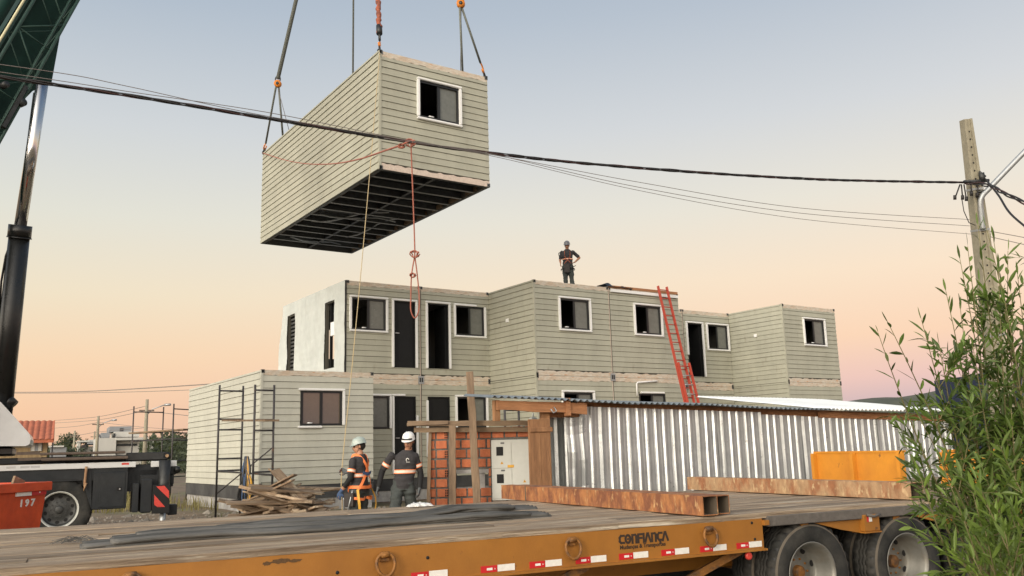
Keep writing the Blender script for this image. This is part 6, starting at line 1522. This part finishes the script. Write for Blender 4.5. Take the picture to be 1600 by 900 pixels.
def person(loc, rot, label, J, hat, glv, yaw_h=0, pitch_h=0, lean=0, shirt='shirt', goggles=False, sc_=1., bands=True, sleeves=True, glr='glove', gll='glove', curlL=.5, curlR=.5, hair=True):
    """J: joints shL elL wrL shR elR wrR hipL knL anL hipR knR anR (L = person's left = +x, facing -y)"""
    p = thing('person', loc, rot, label, 'person', None); p.scale = (sc_,)*3
    sx_ = lambda z: lean*(z-.95)
    X_, Yx = V((1, 0, 0)), V((0, 1, 0))
    tors = [(.88, .145, .105), (.95, .158, .112), (1.05, .142, .104), (1.15, .145, .106), (1.27, .162, .114), (1.36, .170, .108), (1.42, .150, .092), (1.465, .095, .075)]
    secs = lambda g: [(V((sx_(z), .0 if z < 1.3 else .008, z)), a+g, c+g, X_, Yx) for z, a, c in tors]
    b = MB(); ell(b, secs(0), 24); nk = V((sx_(1.5), .008, 1.47)); hc = V((sx_(1.63), -.014, 1.612)); limb(b, [nk-V((0, 0, .05)), hc-V((0, -.012, .08))], [.066, .056])
    Mh = head(b, hc, R(yaw_h), pitch_h)
    for s in 'LR':
        sh_, el, wr = J['sh'+s], J['el'+s], J['wr'+s]; limb(b, [sh_, sh_.lerp(el, .5), el], [.050, .046, .038]); limb(b, [el, el.lerp(wr, .35), wr], [.038, .038, .026])
        hp, kn, an = J['hip'+s], J['kn'+s], J['an'+s]; limb(b, [hp, hp.lerp(kn, .5), kn], [.092, .078, .056]); limb(b, [kn, kn.lerp(an, .35), an], [.055, .056, .036]); sph(b, an+V((0, -.05, -.045)), .05, .8, 2.2, .7)
        hd = J.get('hd'+s, (wr-el).normalized()); hand(b, wr, hd, J.get('pn'+s, V((-1 if s == 'L' else 1, 0, 0))), J.get('ts'+s, 1 if s == 'L' else -1), curlL if s == 'L' else curlR)
    me = evalmesh(b, .0085, 4); body = put(me, 'body', 'skin', p)
    body.data.materials.append(M['lip']); body.data.materials.append(M['black'])
    # eyes and mouth line as face colours of the one body mesh
    Mi = Mh.inverted()
    for f in body.data.polygons:
        q = Mi @ f.center
        if q.y < -.062 and abs(q.z+.046) < .007 and abs(q.x) < .024: f.material_index = 1
        if q.y < -.058 and abs(q.z-.012) < .009 and .018 < abs(q.x) < .044: f.material_index = 2
    # shirt
    b = MB(); ell(b, secs(.018)[0:7]+[(V((sx_(1.475), .008, 1.472)), .092, .082, X_, Yx), (V((sx_(1.49), .008, 1.492)), .072, .070, X_, Yx)], 24)
    for s in 'LR':
        sh_, el, wr = J['sh'+s], J['el'+s], J['wr'+s]; limb(b, [sh_+V((0, 0, .004)), sh_.lerp(el, .45), sh_.lerp(el, .80)], [.062, .060, .056])
    put(evalmesh(b, .010, 3, wr=.012), 'shirt', shirt, p)
    if sleeves:
        for s in 'LR':
            el, wr, sh_ = J['el'+s], J['wr'+s], J['sh'+s]; b = MB(); e = .55 if sleeves == 'short' else .93; limb(b, [sh_.lerp(el, .7), el, el.lerp(wr, e)], [.052, .050, .043]); put(evalmesh(b, .010, 3), 'arm_sleeve', 'black', p)
    b = MB(); ell(b, [(V((sx_(z), 0, z)), a, c, X_, Yx) for z, a, c in ((.86, .165, .12), (.95, .178, .128), (1.02, .168, .122))], 24)
    for s in 'LR':
        hp, kn, an = J['hip'+s], J['kn'+s], J['an'+s]; limb(b, [hp, hp.lerp(kn, .5), kn], [.108, .096, .076]); limb(b, [kn, kn.lerp(an, .5), kn.lerp(an, .96)], [.076, .074, .066])
    put(evalmesh(b, .011, 3, wr=.016), 'trousers', 'trouser', p)
    for s in 'LR':
        an = J['an'+s]; b = MB(); limb(b, [an+V((0, 0, .09)), an+V((0, 0, -.03))], [.052, .052]); sph(b, an+V((0, -.055, -.045)), .058, .85, 2.1, .75, 14); put(evalmesh(b, .011, 2), 'boot', 'boot', p)
    if glv:
        for s, gm in (('L', gll), ('R', glr)):
            if gm is None: continue
            wr, el = J['wr'+s], J['el'+s]; hd = J.get('hd'+s, (wr-el).normalized()); b = MB(); hand(b, wr+hd*.0, hd, J.get('pn'+s, V((-1 if s == 'L' else 1, 0, 0))), J.get('ts'+s, 1 if s == 'L' else -1), curlL if s == 'L' else curlR, 1.17); limb(b, [wr-(wr-el).normalized()*.04, wr], [.036, .032]); put(evalmesh(b, .006, 2), 'glove', gm, p)
    helmet(p, Mh, hat, goggles=goggles)
    if hair:
        b = MB(); sph(b, (0, .028, .02), .090, .90, .95, .95, 18); b2 = MB(); b2.v = [tuple(Mh @ V(v)) for v in b.v]; b2.f = b.f; b2.m = b.m; b2.sm = [True]*len(b.f); b2.build('hair', 'hair', p)
    if bands:
        z0, z1 = (1.135, 1.175) if bands != 'thin' else (1.14, 1.155); band(p, (sx_(z0), 0, z0), (sx_(z1), 0, z1), .176, .132, X_, Yx, 'refl', 'reflective_band'); 
        for zz in (z0-.012, z1): band(p, (sx_(zz), 0, zz), (sx_(zz+.012), 0, zz+.012), .1775, .1335, X_, Yx, 'hi', 'orange_edge')
        for s in 'LR':
            a, c = J['sh'+s], J['el'+s]; d = (c-a).normalized(); u = d.orthogonal().normalized(); v = d.cross(u)
            if bands == 'thin': continue
            band(p, a.lerp(c, .50), a.lerp(c, .62), .0675, .0675, u, v, 'refl', 'sleeve_band')
            for f0, f1 in ((.46, .50), (.62, .66)): band(p, a.lerp(c, f0), a.lerp(c, f1), .0690, .0690, u, v, 'hi', 'sleeve_edge')
            a, c = J['kn'+s], J['an'+s]; d = (c-a).normalized(); u = d.orthogonal().normalized(); v = d.cross(u); band(p, a.lerp(c, .38), a.lerp(c, .52), .082, .082, u, v, 'hi', 'leg_band')
    return p, Mh
v = lambda *a: V(a)
stand = dict(hipL=v(.09, 0, .90), knL=v(.11, -.02, .50), anL=v(.12, .02, .09), hipR=v(-.09, 0, .90), knR=v(-.11, -.02, .50), anR=v(-.12, .02, .09))
def ribbon(par, name, m, pts, wd=.042, th=.006, outc=(0, 0)):
    """flat strap following points, facing away from the body axis"""
    b = MB(); P = smooth_path(pts, 5); V_ = []
    for i, p in enumerate(P):
        d = (P[min(i+1, len(P)-1)]-P[max(i-1, 0)]).normalized(); o_ = V((p.x-outc[0], p.y-outc[1], 0)); o_ = o_.normalized() if o_.length > 1e-4 else V((0, -1, 0)); s = d.cross(o_).normalized()
        n_ = s.cross(d).normalized(); V_ += [p-s*wd/2, p+s*wd/2, p+s*wd/2+n_*th, p-s*wd/2+n_*th]
    n = len(P); b.add([tuple(q) for q in V_], [(i*4+j, i*4+(j+1) % 4, i*4+4+(j+1) % 4, i*4+4+j) for i in range(n-1) for j in range(4)]+[(0, 1, 2, 3), (n*4-1, n*4-2, n*4-3, n*4-4)]); return b.build(name, m, par)
# man in the white helmet, walking toward the trailer, looking down at his right hand
DP = 13.2
pp = atD(630, 700, DP); zg = gz(pp.x, pp.y)
fk = (atD(632, 675, DP).z-zg)/1.775
J2 = dict(stand); J2.update(shL=v(.185, .0, 1.395), elL=v(.27, .05, 1.13), wrL=v(.26, -.10, .89), shR=v(-.185, .0, 1.405), elR=v(-.34, .04, 1.16), wrR=v(-.39, -.08, .92), hdL=v(-.12, -.25, -.96), hdR=v(-.25, -.35, -.9), pnL=v(-1, .1, 0), pnR=v(1, .1, 0), knL=v(.13, .04, .50), anL=v(.14, .25, .12), knR=v(-.14, -.16, .50), anR=v(-.16, -.10, .09))
man2, Mh2 = person((pp.x, pp.y, zg), -30, 'man in a white hard hat and dark shirt with an orange reflective band, walking', J2, 'helmw', True, yaw_h=-14, pitch_h=10, goggles=True, sc_=fk, lean=0.13, sleeves=True)
b = MB(); cx, cz = .075, 1.335
P = [(cx+.020*math.cos(t), -.142, cz+.024*math.sin(t)) for t in [i*.5 for i in range(10)]]; b.tube([V(q) for q in P], .006, 5); b.tube([v(cx-.02, -.142, cz-.035), v(cx+.035, -.140, cz-.035)], .004, 4); b.build('chest_badge', 'white', man2)
# man in the harness seen from behind, guiding the tag line
pp1 = atD(562, 705, DP-.1); zg = gz(pp1.x, pp1.y); fk1 = (atD(553, 683, DP-.1).z-zg)/1.775
J1 = dict(stand); J1.update(shL=v(.18, .0, 1.39), elL=v(.23, -.02, 1.11), wrL=v(.20, -.22, .90), shR=v(-.18, -.02, 1.395), elR=v(-.22, -.16, 1.16), wrR=v(-.14, -.36, 1.20), hdL=v(-.1, -.55, -.82), hdR=v(.15, -.9, .35), pnL=v(-1, -.2, 0), pnR=v(1, -.3, .0))
man1, Mh1 = person((pp1.x, pp1.y, zg), -150, 'man in a grey-green hard hat and orange harness holding the tag line, seen from behind', J1, 'helmg', True, yaw_h=36, pitch_h=8, sc_=fk1, glr='glove', gll='gloveb', curlR=1.0, curlL=.4, sleeves='short', bands=True)
# orange harness: crossed back straps, shoulder straps, leg loops
S = 'harness_strap'
for s in (-1, 1):
    ribbon(man1, S, 'hi', [v(s*.085, -.115, 1.40), v(s*.10, -.06, 1.475), v(s*.095, .05, 1.47), v(s*.05, .135, 1.36), v(0, .150, 1.26), v(-s*.07, .148, 1.12), v(-s*.13, .125, 1.0), v(-s*.165, .09, .93)])
    ribbon(man1, S, 'hi', [v(s*.085, -.115, 1.40), v(s*.09, -.152, 1.25), v(s*.10, -.145, 1.08), v(s*.12, -.14, .96), v(s*.16, -.10, .90)])
    ribbon(man1, 'leg_loop', 'hi', [v(s*.02, -.135, .86), v(s*.13, -.145, .82), v(s*.225, -.04, .80), v(s*.215, .09, .79), v(s*.10, .145, .77), v(s*.02, .12, .80)], outc=(s*.1, 0))
ribbon(man1, S, 'hi', [v(.187, 0, .97), v(.15, .13, .965), v(0, .158, .96), v(-.15, .13, .965), v(-.187, 0, .97), v(-.15, -.12, .965), v(0, -.15, .96), v(.15, -.12, .965), v(.187, 0, .97)], wd=.05)
ribbon(man1, S, 'gloveb', [v(-.11, .146, 1.2), v(0, .165, 1.17), v(.11, .146, 1.2)], wd=.05)
for s in (-1, 1):
    ribbon(man1, 'lanyard', 'amber', [v(s*.19, .10, .93), v(s*.23, .15, .78), v(s*.22, .16, .62), v(s*.20, .10, .52)], wd=.04)
b = MB(); b.tube(smooth_path([v(-.05, -.17, .9), v(-.1, -.25, .72), v(-.02, -.24, .58), v(.1, -.23, .60), v(.16, -.2, .8)], 4), .010, 6); b.tube(smooth_path([v(.22, .02, .92), v(.27, .0, .72), v(.24, -.06, .60)], 4), .012, 6); b.build('tool_cord', 'galv', man1)
b = MB(); b.box(.19, .26, -.12, .06, .66, .88, .012); b.build('tool_pouch', 'boot', man1)
# third man on the roof, hand on hip
pr = atD(889, 462, 28.2); pr.z = T2
rz_ = math.degrees(math.atan2(-pr.y, -pr.x))+90
J3 = dict(stand); J3.update(shL=v(.18, .0, 1.395), elL=v(.40, .06, 1.20), wrL=v(.24, -.02, 1.04), shR=v(-.18, .0, 1.395), elR=v(-.25, -.03, 1.13), wrR=v(-.23, -.20, .98), hdL=v(-.8, -.3, -.35), hdR=v(-.1, -.6, -.7), pnL=v(-.4, 0, .9), pnR=v(1, 0, 0), knR=v(-.09, .0, .50), anR=v(-.08, .02, .09), knL=v(.11, .0, .5), anL=v(.15, .02, .09))
f3 = (atD(882, 373, 28.2).z-T2)/1.775
man3, Mh3 = person((pr.x, pr.y, T2), rz_, 'man with one hand on his hip standing on the roof against the sky', J3, 'helmk', False, yaw_h=-8, pitch_h=12, sc_=f3, sleeves=False, bands='thin')
for s in (-1, 1):
    ribbon(man3, S, 'slingor', [v(s*.085, -.115, 1.42), v(s*.09, -.145, 1.28), v(s*.05, -.150, 1.15), v(-s*.05, -.146, 1.05), v(-s*.12, -.14, .97)], wd=.02)
    ribbon(man3, 'leg_loop', 'black', [v(s*.02, -.135, .86), v(s*.13, -.145, .82), v(s*.225, -.04, .80), v(s*.215, .09, .79)], outc=(s*.1, 0))
b = MB(); b.box(-.12, .06, -.20, -.125, .66, .96, .02); b.build('tool_pouch', 'boot', man3)
b = MB(); b.tube(smooth_path([v(-.12, -.14, 1.15), v(-.26, -.22, 1.2), v(-.28, -.24, 1.32), v(-.22, -.2, 1.34)], 4), .012, 6); b.tube(smooth_path([v(.14, -.13, 1.0), v(.18, -.2, .86), v(.26, -.14, .90)], 4), .012, 6); b.build('tool_cord', 'black', man3)
# tag line from the hanging module to the first man's raised hand
bpy.context.view_layer.update()
hw = man1.matrix_world @ (J1['wrR']+J1['hdR'].normalized()*.10)
a = NL+V((-.02, -.05, -.05)); mid = a.lerp(hw, .5)-V((0, 0, .25)); low = V((hw.x-.01, hw.y, gz(hw.x, hw.y)+.03))
P = smooth_path([a, a.lerp(hw, .25)-V((0, 0, .17)), mid, a.lerp(hw, .8)-V((0, 0, .15)), hw, hw.lerp(low, .5)+V((.015, 0, 0)), low], 8)
wl_thing('tag_line', P, .0075, 'ropeyel', 'pale yellow rope from the hanging module to the gloved hand of the harnessed man', 'rope')
# worker partly seen through the opening of the brick wall: only his blue sleeve and glove show
